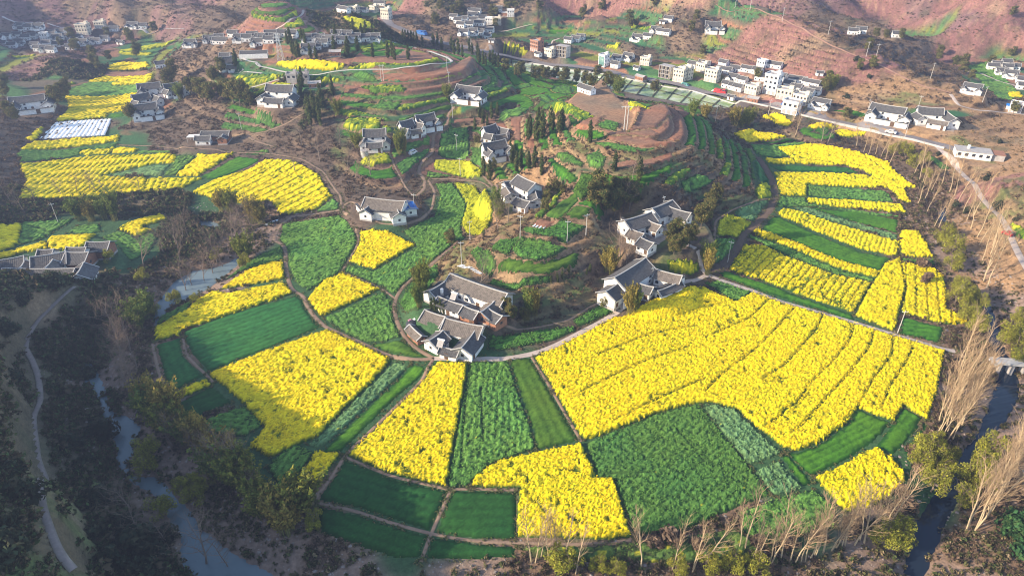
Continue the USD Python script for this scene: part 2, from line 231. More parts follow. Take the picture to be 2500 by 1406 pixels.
# ------------------------------------------------------------------ paths, roads (outlines first: fields keep clear of them)
PATHS = [  # name, width, class, centre line, label
 ("village_path", 1.3, "earth", "1060,884 1020,890 975,880 930,862 880,838 830,815 793,800 768,775 748,745 742,722 715,712 705,690 698,650 697,610 690,596 668,590 672,575 690,545 720,530 780,522 833,514", "dirt path curling past the bean field towards the river bend"),
 ("village_path", 1.7, "concrete", "1060,884 1100,882 1150,886 1200,880 1250,874 1300,866 1350,848 1400,822 1450,797 1500,768 1550,742 1600,722 1660,700 1700,684 1728,672", "pale lane along the foot of the lower farmhouses"),
 ("village_path", 1.7, "concrete", "1655,618 1680,636 1705,655 1728,672 1770,688 1838,711 1900,735 2000,764 2090,790 2190,820 2310,856 2330,860", "straight white concrete path between yellow field and wheat on the right"),
 ("village_path", .9, "earth", "1060,884 1030,930 960,1000 900,1060 843,1112 820,1150 795,1185 772,1215 760,1240", "narrow field path from the front farmhouse to the river"),
 ("village_path", 1.2, "earth", "1060,884 1020,860 990,830 972,795 962,760 965,730 985,700 1010,680 1060,640 1085,620 1120,590", "earth path round the left foot of the terraced knoll"),
 ("village_path", .8, "earth", "835,664 850,640 873,600 876,580 868,563", "thin path beside the small yellow field on the left"),
 ("village_path", .8, "earth", "965,730 930,705 880,682 836,666", "thin path between bean field and small yellow field"),
 ("village_path", .8, "earth", "1298,872 1340,940 1380,1010 1420,1080", "thin path along the left edge of the largest yellow field"),
 ("village_path", .8, "earth", "840,1116 900,1142 960,1165 1040,1184 1100,1198 1142,1194 1200,1196 1262,1197", "thin path above the dark wheat plots at the bottom"),
 ("village_path", .8, "earth", "1100,1198 1080,1245 1053,1300 1040,1340 1028,1375", "thin path dividing the two dark wheat plots"),
 ("village_path", .8, "earth", "775,1228 860,1246 960,1278 1050,1305 1120,1318 1200,1326 1265,1328 1400,1333 1540,1322", "curved bank path below the dark wheat plots"),
 ("village_path", .8, "earth", "448,825 450,860 470,885 505,917 520,935", "curved path at the corner of the left wheat field"),
 ("village_path", .9, "earth", "372,840 385,900 400,950 420,985 440,1030 450,1042", "path along the left edge of the fields"),
 ("village_path", 2.6, "bank", "1735,662 1775,640 1800,610 1815,575 1850,545 1880,515 1893,480 1885,440 1865,405 1850,385", "brown ditch bank winding down the right of the hill"),
 ("village_path", .9, "earth", "1735,655 1742,600 1746,540 1790,512 1840,494 1890,484", "thin path round the small yellow plot by the ditch"),
 ("village_path", .8, "earth", "1185,810 1260,806 1330,798 1395,782 1440,750 1475,735", "upper path above the green strip of the lane"),
 ("village_path", 1.2, "earth", "1180,430 1200,450 1215,480 1210,510", "earth track beside the yellow field to the courtyard house"),
 ("village_path", 1.5, "earth", "1015,480 1035,465 1038,440 1020,420 1030,395 1055,375 1058,340 1080,320 1095,300 1092,280 1108,262", "track climbing past the walled houses to the saddle"),
 ("village_path", 1.1, "earth", "1045,438 1110,437 1170,440 1200,462", "path at the foot of the small yellow field"),
 ("village_path", 1.1, "earth", "850,535 835,515 840,500 860,490 925,556 985,558 1030,540 1055,510 1062,470 1045,440", "bank path looping round the house with blue sheds"),
 ("village_path", .9, "earth", "945,360 960,400 980,440 1000,470 1010,480", "footpath down from the walled house"),
 ("village_path", 1.0, "earth", "670,378 740,390 790,420 812,455 832,480 835,515", "terrace path above the left yellow field"),
 ("village_path", 1.0, "earth", "290,355 380,358 460,368 560,372 640,375 670,378", "path at the foot of the scrub slope"),
 ("village_path", 1.2, "earth", "745,275 700,305 640,325 600,330 620,345 670,360", "switchback track on the scrub slope"),
 ("white_road", 1.5, "white", "590,152 610,160 660,168 720,182 780,185 850,172 905,171 960,170 1020,165 1080,158 1105,152 1095,143 1060,130 1010,116 962,104 920,103", "white concrete road along the rim of the upper hilltop"),
 ("white_road", 1.5, "white", "615,216 660,200 690,192 700,186", "short white road up to the concrete house"),
 ("white_road", 1.5, "white", "530,187 570,180 640,180", "white lane beside the village on the upper left hill"),
 ("main_road", 6.0, "asphalt", "840,30 900,42 950,58 1010,82 1060,98 1120,115 1210,134 1300,147 1400,161 1500,176 1600,196 1700,219 1800,241 1900,263 2000,288 2100,310 2200,333 2300,355 2360,372", "grey valley road running past the town"),
 ("valley_track", 2.2, "concrete", "2285,358 2310,385 2340,415 2375,445 2390,475 2410,500 2440,530 2465,580 2490,630 2520,680", "pale dirt track on the right bank"),
 ("valley_track", 1.6, "red", "1750,8 1850,22 1910,45 1960,70 2010,100 2060,125 2120,150 2200,190 2260,215 2320,230", "ridge track along the crest of the red hill"),
 ("valley_track", 1.8, "concrete", "2320,232 2340,260 2400,272 2460,276 2520,282", "pale track at the foot of the red hill on the right"),
 ("valley_track", 1.8, "white", "0,38 60,58 90,55 140,66 200,72 300,75 400,72 450,71", "white lane across the hazy slope at upper left"),
 ("valley_track", 1.6, "concrete", "620,93 660,82 700,60 740,35 760,22", "pale track up the striped hill at upper left"),
 ("valley_track", 1.6, "concrete", "1140,90 1150,105 1160,120", "lane down from the hillside hamlet"),
 ("valley_track", 1.6, "concrete", "1340,115 1350,100 1365,95", "lane climbing from the building site"),
 ("valley_track", 1.3, "violet", "185,705 160,722 130,745 95,780 75,815 60,850 80,880 95,920 100,960 102,985 82,1020 80,1060 90,1090 95,1130 102,1180 106,1240 115,1270 130,1310 150,1360 185,1400", "footpath winding down the dark left slope"),
 ("valley_track", 1.4, "concrete", "1300,60 1260,70 1220,78", "lane into the hillside hamlet from the right"),
 ("valley_track", 1.6, "concrete", "2360,175 2395,180 2440,200 2480,210", "lane past the houses in the right side valley"),
]
PATHCOL = dict(earth=(.27, .185, .13), concrete=(.46, .38, .33), white=(.50, .46, .43), asphalt=(.21, .19, .19), bank=(.13, .09, .065), red=(.45, .25, .17), violet=(.34, .27, .24))
def resample(p, step):
    d = np.r_[0, np.cumsum(np.linalg.norm(np.diff(p[:, :2], axis=0), axis=1))]
    n = max(int(d[-1] / step), 2); s = np.linspace(0, d[-1], n)
    q = np.stack([np.interp(s, d, p[:, k]) for k in (0, 1)], -1)
    return q
path_lines = []
for nm, wd, cl, line, lab in PATHS:
    q = resample(pw(line, zground), 1.2)
    for _ in range(4): q[1:-1] = .25 * q[:-2] + .5 * q[1:-1] + .25 * q[2:]
    path_lines.append(q)

# ------------------------------------------------------------------ fields: kind | options | outline | label
FIELDS = """rape|cut=2088,792;2070,840;2030,890;1979,937;1945,986;1915,1003;1908,1017;1865,1047/2135,810;2120,853;2076,910;2010,985;1960,1040;1930,1060/2182,826;2174,873;2130,930;2095,995;2060,1030/2228,850;2214,880;2170,950;2150,1000/1946,745;1900,800;1850,850;1760,920;1720,960/2010,770;1990,810;1920,890;1860,930/1880,730;1830,780;1740,820/1460,870;1600,815;1700,800/1420,960;1560,890;1680,850/1500,1030;1640,960;1720,930 d=.9|1300,876 1340,858 1420,818 1500,778 1560,757 1600,732 1715,702 1798,740 1838,714 1900,738 2000,767 2090,793 2190,823 2306,858 2300,880 2285,960 2262,1025 2205,990 2180,1030 2095,995 2070,1030 2000,1080 1950,1100 1915,1095 1850,1045 1800,1000 1740,985 1690,988 1600,1010 1500,1050 1425,1077 1380,1010|largest yellow rapeseed field, right of the front farmhouse
rape|d=.62|1075,887 1140,890 1118,1020 1088,1188 960,1160 847,1110 900,1060 960,1000 1030,932|fan shaped yellow rapeseed field straight below the front farmhouse
bean|cut=1147,890;1135,1000;1122,1188/1175,950;1180,1080|1145,887 1240,884 1300,1060 1306,1098 1200,1135 1140,1190 1092,1188 1121,1020|grey green bean field between the yellow fan and the wheat wedge
wheat|c=olive|1245,882 1296,874 1416,1076 1312,1100 1302,1050|wheat wedge left of the largest yellow field
rape|d=.72|1147,1190 1160,1165 1215,1130 1310,1106 1417,1086 1458,1170 1495,1172 1540,1310 1510,1318 1264,1310 1267,1196|stepped yellow rapeseed field near the bottom centre
bean|c=deep cut=1645,1040;1720,1130;1850,1210/1480,1160;1600,1155|1430,1082 1500,1053 1600,1013 1690,992 1708,992 1755,1052 1828,1141 1845,1165 1880,1210 1800,1240 1660,1300 1547,1308 1498,1170 1463,1170|large dark bean field below the largest yellow field
bean|c=light|1712,992 1742,988 1790,1000 1850,1055 1908,1108 1830,1140 1757,1050|paler bean strip right of the large dark bean field
bean|c=light|1842,1150 1900,1127 1958,1195 1905,1215 1880,1203|small square bean plot right of the dark bean field
wheat|rows=2120,1060,1960,1140,1.4|2095,1000 2175,1034 2130,1080 2070,1120 1985,1163 1960,1148 1917,1106 1950,1104 2010,1083 2070,1037|curved wheat field below the largest yellow field on the right
wheat||2206,996 2250,1020 2235,1050 2180,1113 2137,1090 2182,1035|small wheat plot at the lower right tip of the largest yellow field
wheat||2256,1030 2268,1045 2240,1100 2207,1110 2240,1062|sliver of wheat beside the right river bank
rape|d=.85|2140,1094 2178,1125 2208,1160 2203,1185 2150,1228 2062,1250 2032,1215 1990,1167 2070,1132 2100,1112|yellow rapeseed plot at the lower right by the bare poplars
wheat||1906,1117 1922,1112 1983,1180 1960,1190|thin wheat strip beside the small square bean plot
bean||1800,1252 1900,1217 1985,1197 2038,1235 2040,1290 1960,1310 1872,1338 1812,1300|rough bean field behind the row of bare poplars
weeds||1270,1338 1540,1326 1660,1315 1790,1290 1868,1342 1750,1372 1500,1376 1300,1364|weedy green strip at the bottom behind the bare saplings
wheat|c=dark|845,1122 960,1168 1094,1199 1051,1297 960,1268 870,1238 777,1222 802,1170|dark wheat plot at the bottom left of the yellow fan
wheat|c=dark|1103,1202 1260,1199 1260,1319 1180,1318 1066,1301|dark wheat plot left of the stepped yellow field
wheat|c=dark|777,1238 870,1258 960,1288 1047,1308 1028,1362 960,1360 890,1340 782,1300|low dark wheat terrace at the bottom left
wheat|c=dark|1057,1315 1150,1327 1260,1337 1255,1358 1130,1368 1040,1365|narrow dark wheat strip along the bottom bank
rape|d=.8|800,807 890,847 958,878 880,960 770,1070 740,1080 660,1118 612,1090 650,1045 590,980 512,915 640,865|large yellow rapeseed field left of the front farmhouse
bean|c=light|962,886 1000,892 870,1020 780,1100 747,1085 772,1074 882,965|pale bean stripe beside the large left yellow field
wheat||1003,894 1043,898 958,980 878,1060 830,1108 787,1104 871,1025|wheat stripe along the path below the front farmhouse
bean||720,1082 768,1106 738,1150 680,1188 652,1140|bean plot among the bamboo at lower left
rape|d=.7|772,1106 828,1112 788,1170 750,1198 722,1178 742,1150|small yellow plot beside the bamboo at lower left
wheat|c=teal|725,722 755,747 783,800 640,858 512,908 472,870 452,832 448,812 560,768|broad wheat field between two yellow fields on the left
rape|d=.75|377,835 382,800 460,762 477,737 522,714 560,720 690,692 720,716 600,757 450,806 438,820|long yellow rapeseed strip running to the left river bank
rape|d=.85|540,708 600,665 660,645 696,640 699,680 620,695|yellow rapeseed plot above the long left strip
wheat|c=teal|382,842 444,824 449,862 500,917 420,958 402,920|wheat plot at the far left end of the peninsula
rape|d=.8|415,968 508,927 517,940 470,962 425,978|thin yellow strip at the left edge of the fields
wheat|c=dark|432,985 520,946 567,985 452,1037|dark wheat plot by the left river bank
bean||462,1040 600,992 645,1040 600,1068 520,1058|bean plot above the bamboo on the left bank
bean||545,688 600,645 690,600 695,635 600,660|bean plot above the small yellow plot on the left
bean||380,783 470,737 458,760 382,798|bean corner beside the left water
bean|rows=690,640,860,600,1.6|692,547 830,527 868,570 872,590 835,662 750,713 722,690 702,640 697,600 682,585|broad bean field in the bend of the dirt path
rape|d=.95|880,567 950,570 1013,600 915,658 852,640 877,600|bright yellow rapeseed plot left of the terraced knoll
bean||847,648 915,662 1018,603 985,568 1060,530 1075,480 1062,450 1105,449 1140,500 1125,560 1138,580 1080,630 1010,678 965,723 932,700 842,666|long curving bean field between the knoll and the small yellow plots
rape|c=green d=.8|1110,449 1160,457 1200,490 1203,520 1178,570 1150,572 1127,550 1142,500|curved yellow field below the courtyard house
rape|d=.9|837,668 928,706 870,735 786,773 752,730 790,690|yellow rapeseed plot in the elbow of the left path
bean||792,778 935,714 963,745 967,790 980,825 900,838 878,838|bean field left of the front farmhouse
wheat|c=olive|900,842 983,832 1056,884 1010,886|wheat corner left of the front farmhouse
veg||972,740 1002,690 1068,642 1073,680 1020,760 992,765|lettuce green plot left of the upper farmhouse
rape|c=green d=.8|1062,393 1130,394 1178,420 1173,434 1115,429 1062,414|small yellow field below the bean terrace in the saddle
bean||1072,350 1100,307 1144,312 1147,384 1067,378|bean terrace in the saddle between the two hills
bean||1042,417 1108,431 1060,436 1041,432|bean wedge left of the small yellow saddle field
veg||1190,822 1300,808 1398,797 1408,808 1350,833 1230,858 1192,853|green vegetable strip right of the front farmhouse
veg||1397,782 1470,742 1508,755 1480,773 1412,800|green vegetable plot below the white walled farmhouse on the right
veg|f|1250,611 1270,581 1381,608 1354,628 1310,638 1267,631|middle round vegetable terrace on the tip of the knoll
veg|f|1200,604 1220,589 1267,574 1270,579 1247,614 1240,623 1203,614|small vegetable terrace on the left of the knoll
veg|f|1307,574 1374,535 1431,554 1395,581 1381,598|upper square vegetable terrace on the knoll
wheat|f c=olive|1216,641 1243,630 1267,635 1317,645 1368,638 1401,618 1413,625 1401,651 1334,672 1267,665 1226,651|crescent wheat terrace round the tip of the knoll
veg|f|1149,621 1166,604 1193,609 1210,638 1196,653 1166,641|vegetable terrace at the left tip of the knoll
veg|f|1193,668 1206,658 1267,685 1347,685 1344,692 1294,702 1250,697|lowest vegetable terrace below the crescent
bean|f c=deep|1276,563 1285,557 1334,561 1307,573|small seed bed on the knoll top
soil|f|1300,551 1317,535 1354,541 1330,559|bare brown seed bed on the knoll top
wheat|f c=olive|1330,530 1368,500 1408,473 1411,490 1378,527 1364,534|olive wheat terrace above the knoll
wheat|f c=olive|1381,525 1408,503 1441,510 1435,530 1408,537|small round wheat terrace below the big tree clump
soil|f rows=1380,262,1560,300,1.6 c=tan|1378,264 1400,242 1470,238 1530,250 1560,262 1545,300 1530,322 1480,300 1440,285|stubble field on the crown of the near hill
soil|f|1562,264 1620,262 1640,285 1600,315 1535,322 1550,300|orange bare field on the crown of the near hill
rape|f c=green d=.5|1532,256 1552,253 1589,268 1541,270|small yellow patch on the crown of the near hill
soil|f|1405,312 1455,289 1475,286 1455,309 1415,318|bare plot left of the pylon on the near hill
veg|f|1458,306 1479,296 1514,306 1502,321 1468,314|green plot below the stubble field
wheat|f|1401,329 1435,321 1485,329 1479,336 1435,341|wheat terrace below the stubble field
soil|f rows=1500,338,1640,350,1.2|1480,338 1530,332 1620,350 1650,358 1640,366 1570,362 1490,346|red ploughed terrace on the near hill
veg|f|1355,385 1385,372 1425,400 1420,410 1372,400|vegetable terrace on the left flank of the near hill
veg|f|1430,380 1460,368 1480,385 1470,420 1440,410|round green terrace on the flank of the near hill
veg|f c=olive|1398,470 1420,425 1460,430 1440,470 1420,490|pale green terrace left of the big tree clump
rape|c=plain d=.9 rows=353,190,262,196,2|262,165 296,154 356,153 366,165 336,170 265,173|topmost yellow field of the left side valley
soil||259,176 361,171 365,181 255,186|brown field between yellow strips in the left valley
rape|d=.9 rows=262,187,220,200,2.4|215,200 262,187 373,183 371,195 353,205 279,210 272,206 302,197 240,201|second yellow field of the left side valley
bean||151,228 215,202 240,202 289,200 272,210 356,206 346,227 161,235|bean field in the left side valley
rape|d=.9 rows=300,240,240,262,2.6|160,237 343,229 326,249 309,269 262,278 257,288 138,295 171,269 170,252|broad yellow field behind the plastic tunnels
wheat||269,280 306,275 299,286 262,289|green corner right of the broad yellow field
rape|rows=130,340,122,356,1.8|52,365 87,347 188,339 289,332 288,345 202,357|yellow strip in front of the plastic tunnels
rape||64,343 101,312 104,318 81,344|yellow patch left of the plastic tunnels
bean|c=deep|42,380 50,367 202,361 288,349 281,362 202,366 190,382 54,397|dark bean strip in front of the tunnels
rape|rows=215,366,200,380,2|194,379 203,369 281,364 262,377|short yellow strip with rows on the left plain
rape||270,375 292,362 338,366 322,374|small yellow plot at the foot of the scrub slope
bean||326,375 356,368 418,370 411,375|thin bean strip at the foot of the scrub slope
rape|rows=215,390,144,450,2.3 d=.85|50,402 191,386 269,381 428,377 427,399 370,402 242,431 239,433 357,435 350,470 200,485 50,487 55,470 67,444|big yellow field with slanting rows on the left plain
bean|c=light|246,431 370,406 416,403 392,431|pale bean plot inside the yellow fields on the left plain
bean||421,402 433,379 477,381 428,430 398,431|bean plot left of the yellow parallelogram
rape||429,431 484,381 570,376 481,432|yellow parallelogram on the left plain
wheat||488,434 579,382 637,391 605,409 525,439|wheat field beside the yellow parallelogram
rape|rows=400,440,385,470,2.6|361,438 493,436 447,459 380,473 351,470|yellow plot in front of the yellow parallelogram
rape|rows=560,440,470,480,4 d=.9|471,471 524,442 610,416 650,391 720,396 775,426 811,480 770,514 690,527 662,490 600,500 562,490 588,466 520,485|rounded yellow field with curved strips at the end of the left plain
wheat||530,489 585,450 588,453 556,488 520,492|green gap strip in the rounded yellow field
bean||586,373 659,366 655,379 606,380|bean plot behind the rounded yellow field
bean||700,532 770,518 812,485 832,500 830,512 760,520|bean strip in front of the rounded yellow field
rape||-20,551 53,548 36,603 -20,619|yellow field at the left frame edge by the river farm
bean||55,543 134,538 184,535 161,551 97,588 38,600|bean field behind the river farm
rape||-20,620 110,592 115,608 50,620 -20,639|yellow strip against the river farm roofs
rape||119,603 125,579 231,575 208,602 134,615|yellow plot right behind the river farm
bean||170,567 189,552 242,547 249,566 215,573 163,571|bean plot in the middle of the river meadow
rape|d=.7|290,561 323,543 390,526 412,534 380,546 351,551 348,560 370,563 336,578|hook shaped yellow plot in the river meadow
bean||243,580 296,566 336,582 373,565 386,582 363,620 319,637 287,601|bean field on the river meadow
rape||1791,328 1838,318 1882,327 1919,336 1811,341|topmost yellow strip of the right plain
wheat||1818,344 1922,339 1949,345 1828,351|wheat strip below the topmost right yellow strip
bean||1830,354 1956,347 1986,352 1896,361 1929,382 1862,384 1840,370|bean field at the top of the right plain
rape|d=.95 cut=1941,388;2063,400;2110,410/2100,375;2164,420|1896,362 1986,354 2046,362 2097,374 2164,398 2190,425 2232,458 2204,462 2222,496 2202,494 2165,455 2110,418 2063,404 1942,399 1937,388|large yellow field at the top of the right plain
rape||1866,387 1936,389 1940,400 1876,399|short yellow strip by the ditch on the right plain
wheat|c=teal|1876,403 1942,404 2063,408 2105,424 1996,419 1889,414|wheat strip between two right yellow fields
rape|rows=1900,450,1960,452,1.6|1891,419 1996,423 2108,429 2172,448 2166,459 2080,457 1970,450 1967,479 1906,474|L shaped yellow field on the right plain
bean||1971,453 2080,461 2163,466 2183,495 2080,489 1971,479|bean field inside the L shaped yellow field
rape|rows=2090,500,2092,512,1.5|1973,484 2080,491 2200,501 2211,522 2100,511 1973,496|thin yellow strip below the bean field of the right plain
bean||1906,479 1967,484 1970,499 2100,515 2208,528 2198,534 1990,506 1900,506 1896,490|bean strip below the thin yellow strip
wheat||1976,507 2100,518 2192,538 2190,571 2100,546|wheat wedge on the right plain
bean|c=light|1936,506 1974,509 2100,549 2190,575 2189,589 2080,554 1960,519|pale bean strip on the right plain
rape|rows=2040,540,2030,560,1.5|1921,511 1960,521 2080,561 2194,593 2188,627 2100,609 1990,564 1897,521|long yellow strip on the right plain
wheat||1886,531 1900,529 1990,571 2100,616 2176,631 2149,661 2050,639 1940,589 1860,559|long wheat field between two yellow strips on the right
rape|rows=1990,615,1980,630,1.4|1850,562 1940,594 2050,641 2149,666 2139,679 2040,654 1930,604 1834,570|lower long yellow strip on the right plain
bean||1829,573 1930,608 2040,659 2136,684 2128,690 2030,668 1920,624 1827,580|thin bean strip under the lower long yellow strip
rape|rows=1990,670,1950,720,2.2 d=.5|1816,601 1860,601 1920,629 2030,673 2126,693 2083,764 1960,724 1870,689 1780,660|patchy yellow field with rows above the white path
wheat||1748,666 1776,664 1870,693 1960,729 2083,769 2083,784 1960,744 1850,709|long wheat strip along the white path
rape|d=.95|2132,691 2162,645 2194,632 2208,700 2183,808 2087,774|bright yellow wedge above the white path on the right
rape||2199,566 2240,566 2262,600 2276,629 2232,630 2197,622|upper yellow plot at the right edge of the peninsula
bean||2192,629 2230,634 2278,634 2284,650 2210,640|bean gap between the yellow plots at the right edge
rape|d=.7 rows=2260,660,2262,700,3|2197,643 2280,657 2304,680 2309,758 2358,780 2363,791 2305,793 2202,766 2212,700|patchy yellow field at the right edge of the peninsula
wheat||2202,774 2304,801 2294,840 2192,814|dark wheat square above the white path at its right end
rape|c=green|1757,531 1790,527 1836,546 1799,581 1752,574|yellow plot in the bend of the ditch
bean|c=light|1792,522 1816,497 1878,491 1840,543|bean plot in the upper bend of the ditch
bean||1742,581 1795,587 1788,620 1738,653|bean plot left of the ditch
rape|c=green d=.6|1627,646 1665,642 1708,656 1688,673 1642,669|small yellow plot beside the white walled farmhouse
bean||1717,691 1760,684 1836,712 1800,738|bean patch at the start of the white path
rape|c=green d=.7|1842,470 1862,449 1888,456 1883,488 1852,489|yellow green plot left of the ditch path
wheat|c=teal|1842,396 1858,391 1884,440 1852,444|wheat strip between the hill and the ditch
bean||1660,440 1700,428 1745,440 1720,462 1670,470|bean terrace on the right flank of the near hill
rape||1860,288 1878,283 1932,302 1925,309|yellow strip below the road by the blue roofed house
rape||1970,312 1996,302 2045,309 2000,315|yellow strip below the valley road
rape||2036,326 2050,317 2110,328 2063,337|yellow square below the valley road
wheat||1997,314 2033,317 2017,332 1984,323|wheat plot between the yellow plots below the road
veg||2250,380 2275,376 2323,413 2298,416|green slope beside the right track
bean||2362,162 2420,150 2452,190 2500,240 2448,245 2385,190|bean fields in the right side valley
rape||2459,228 2487,227 2499,239 2468,239|small yellow plot in the right side valley
rape|d=.9|676,158 692,151 840,158 838,168 800,174 722,170|yellow field on the upper left hilltop
rape|c=green d=.4|551,205 578,188 692,183 665,198 605,208|green yellow field beside the upper concrete house
rape|c=green d=.4|616,231 672,203 721,215 698,231 622,234|green yellow terrace behind the tiered roof house
rape|c=green d=.6|770,197 806,193 833,198 800,202|small yellow strip right of the concrete house
rape|c=green d=.3|877,117 961,107 990,117 897,129|pale yellow green field on the upper hilltop
wheat||885,131 960,122 985,122 970,135 900,138|green field on the upper hilltop
rape|c=green d=.45|850,168 880,160 1005,158 1075,150 1088,152 1020,160 905,167|yellow green strip inside the white rim road
soil|f rows=960,180,1060,190,1.2|906,174 1005,168 1090,163 1104,155 1150,155 1164,166 1138,186 1065,193 974,201 931,191|red ploughed terrace under the white rim road
veg||856,188 887,173 932,201 890,207|green terrace left of the red ploughed terrace
rape|c=green d=.3|881,213 990,217 984,227 914,231|yellow green terrace below the red ploughed terrace
bean||1120,202 1185,177 1202,185 1132,206|bean terrace right of the red ploughed terrace
veg|f|901,264 931,245 980,252 964,269|square green terrace above the walled houses
rape|c=green d=.35 f|838,309 850,291 930,290 926,318 864,322|yellow green terrace left of the walled houses
veg||965,295 1011,280 1045,271 990,295|green strip above the walled houses
rape|c=green d=.6|878,400 890,385 951,377 955,399 911,407|small yellow plot in front of the walled house
bean||1217,285 1233,267 1293,267 1267,285 1217,298|bean terrace above the paired houses
veg||1167,224 1299,207 1297,212 1179,227|long green terrace behind the saddle house
veg||1345,221 1368,209 1394,213 1400,231 1382,233|green plot by the river paddies
veg||1281,233 1334,233 1387,245 1354,248|green terrace on the rim of the near hill
rape|c=green d=.3 f|1342,272 1374,261 1450,286 1427,295 1382,279|yellow green strip left of the stubble field
rape|c=green d=.6|838,43 899,55 919,73 881,79|yellow field in the far valley
rape|c=green d=.8|1231,124 1289,128 1286,133 1227,129|yellow strip by the roadside building site
rape|c=green d=.5|290,126 370,112 428,97 410,110 352,124|far green yellow field in the left valley
rape|c=green|291,129 370,131 366,136 300,134|thin far yellow strip in the left valley
rape|c=green|28,137 83,132 83,138 31,140|far yellow strip below the hazy village
rape|c=green d=.7|1491,111 1514,109 1507,120 1480,118|small far yellow field on the middle hill
rape|c=green d=.4|1547,60 1600,62 1584,70 1540,68|far yellow terrace on the middle hill
wheat||1340,70 1400,65 1390,80 1340,85|far green terraces in the side valley
rape|c=green d=.4|124,214 180,203 183,206 128,218|thin yellow strip left of the valley fields"""
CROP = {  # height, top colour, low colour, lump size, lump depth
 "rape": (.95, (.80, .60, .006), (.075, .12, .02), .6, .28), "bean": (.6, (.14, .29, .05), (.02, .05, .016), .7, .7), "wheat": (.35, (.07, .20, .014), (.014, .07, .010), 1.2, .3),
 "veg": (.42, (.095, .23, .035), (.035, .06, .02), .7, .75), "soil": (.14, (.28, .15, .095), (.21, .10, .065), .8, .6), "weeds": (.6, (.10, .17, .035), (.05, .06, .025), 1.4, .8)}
TINT = {"olive": (.085, .165, .018), "dark": (.018, .088, .016), "teal": (.034, .15, .034), "light": (.16, .29, .11), "deep": (.10, .22, .04), "tan": (.30, .19, .115)}
fields = []
for line in FIELDS.split("\n"):
    kind, opt, poly, lab = line.split("|")
    o = {}
    for q in opt.split():
        k, _, v = q.partition("="); o[k] = v or True
    fields.append((kind, o, poly, lab))
# terraces that are cut flat: the ground under each such field is levelled
FLAT_W = {}
for i, (kind, o, poly, lab) in enumerate(fields):
    if o.get("f"):
        w = pw(poly, zground); FLAT_W[i] = w
        m, sl = gmask(w)
        if m.sum() < 8: continue
        A = np.c_[XX[sl][m], YY[sl][m], np.ones(m.sum())]
        cf = np.linalg.lstsq(A, Z[sl][m], rcond=None)[0]
        mean = Z[sl][m].mean(); mx, my = A[:, 0].mean(), A[:, 1].mean()
        lev = mean + .12 * (cf[0] * (XX[sl] - mx) + cf[1] * (YY[sl] - my))
        din = ndimage.distance_transform_edt(m) * GS
        w_ = sm(0, 1.3, din)
        Z[sl] = Z[sl] * (1 - w_) + (lev + .25) * w_
# paths are graded across
for n_, ((nm, wd, cl, line, lab), q) in enumerate(zip(PATHS, path_lines)):
    zc_ = ndimage.gaussian_filter1d(zground(q[:, 0], q[:, 1]), 3, mode="nearest")
    path_lines[n_] = np.c_[q[:, :2], zc_]
    ls = shapely.LineString(q[:, :2]).buffer(wd / 2 + 1.6)
    x0, y0, x1, y1 = ls.bounds
    i0, j0 = max(int((x0 - GX0) / GS) - 1, 0), max(int((y0 - GY0) / GS) - 1, 0); i1, j1 = int((x1 - GX0) / GS) + 2, int((y1 - GY0) / GS) + 2
    sl = (slice(j0, j1), slice(i0, i1))
    m = shapely.contains_xy(ls, XX[sl], YY[sl]) & ~riv[sl]
    if m.any():
        dd_, kk_ = cKDTree(q[:, :2]).query(np.c_[XX[sl][m], YY[sl][m]])
        w_ = 1 - sm(wd / 2 + .3, wd / 2 + 1.6, dd_)
        Z[sl][m] = Z[sl][m] * (1 - w_) + zc_[kk_] * w_
PATH_AREA = shapely.union_all([shapely.LineString(q[:, :2]).buffer(w[1] / 2 + .12) for w, q in zip(PATHS, path_lines)])
shapely.prepare(PATH_AREA)
# ------------------------------------------------------------------ building sites: the ground under each is levelled
# farmhouses: name | centre | pad radius m
FARM_SITES = {"front": (1095, 822, 13, 1.7), "upper": (1140, 735, 14, 5.0), "walled": (1570, 694, 13, 3.2), "terrace": (1600, 558, 17, 8.6), "shed": (940, 515, 12, 3.4), "court": (1268, 478, 13, 8.0)}
# courtyard compounds: centre u, v, width px, turn, variant, label
COMPOUNDS = [
 (683, 255, 92, -8, 0, "white farmhouse with tiered grey roofs alone on the scrub hill at upper left"),
 (1145, 250, 84, -22, 1, "white walled courtyard house in the saddle between the two hilltops"),
 (1048, 318, 62, 28, 1, "rear one of the two joined white courtyard houses above the bean terrace"),
 (1005, 332, 66, 24, 2, "front one of the two joined white courtyard houses above the bean terrace"),
 (917, 362, 74, 6, 0, "white two storey house with tiered grey roof above a small yellow plot"),
 (1208, 345, 70, 24, 2, "upper one of the paired grey roofed houses left of the near hill"),
 (1218, 388, 80, 26, 1, "lower one of the paired grey roofed houses left of the near hill"),
 (82, 272, 84, 24, 1, "white farmhouse with long grey roofs among dark trees at the left edge"),
 (375, 238, 60, 20, 1, "rearmost house of the grey roofed cluster beside the left valley fields"),
 (362, 262, 66, 24, 2, "middle house of the grey roofed cluster beside the left valley fields"),
 (365, 290, 66, 26, 1, "front house of the grey roofed cluster beside the left valley fields"),
 (432, 236, 54, 20, 2, "right house of the grey roofed cluster, half behind dark trees"),
 (2165, 299, 92, -36, 1, "courtyard house with a long front wall beside the valley road"),
 (2277, 303, 92, -34, 2, "largest white courtyard house on the dry slope right of the road"),
 (1742, 88, 46, -6, 1, "lone white house below the dark green tea terraces"),
 (568, 172, 60, 10, 2, "white courtyard house at the left end of the white rim road"),
]
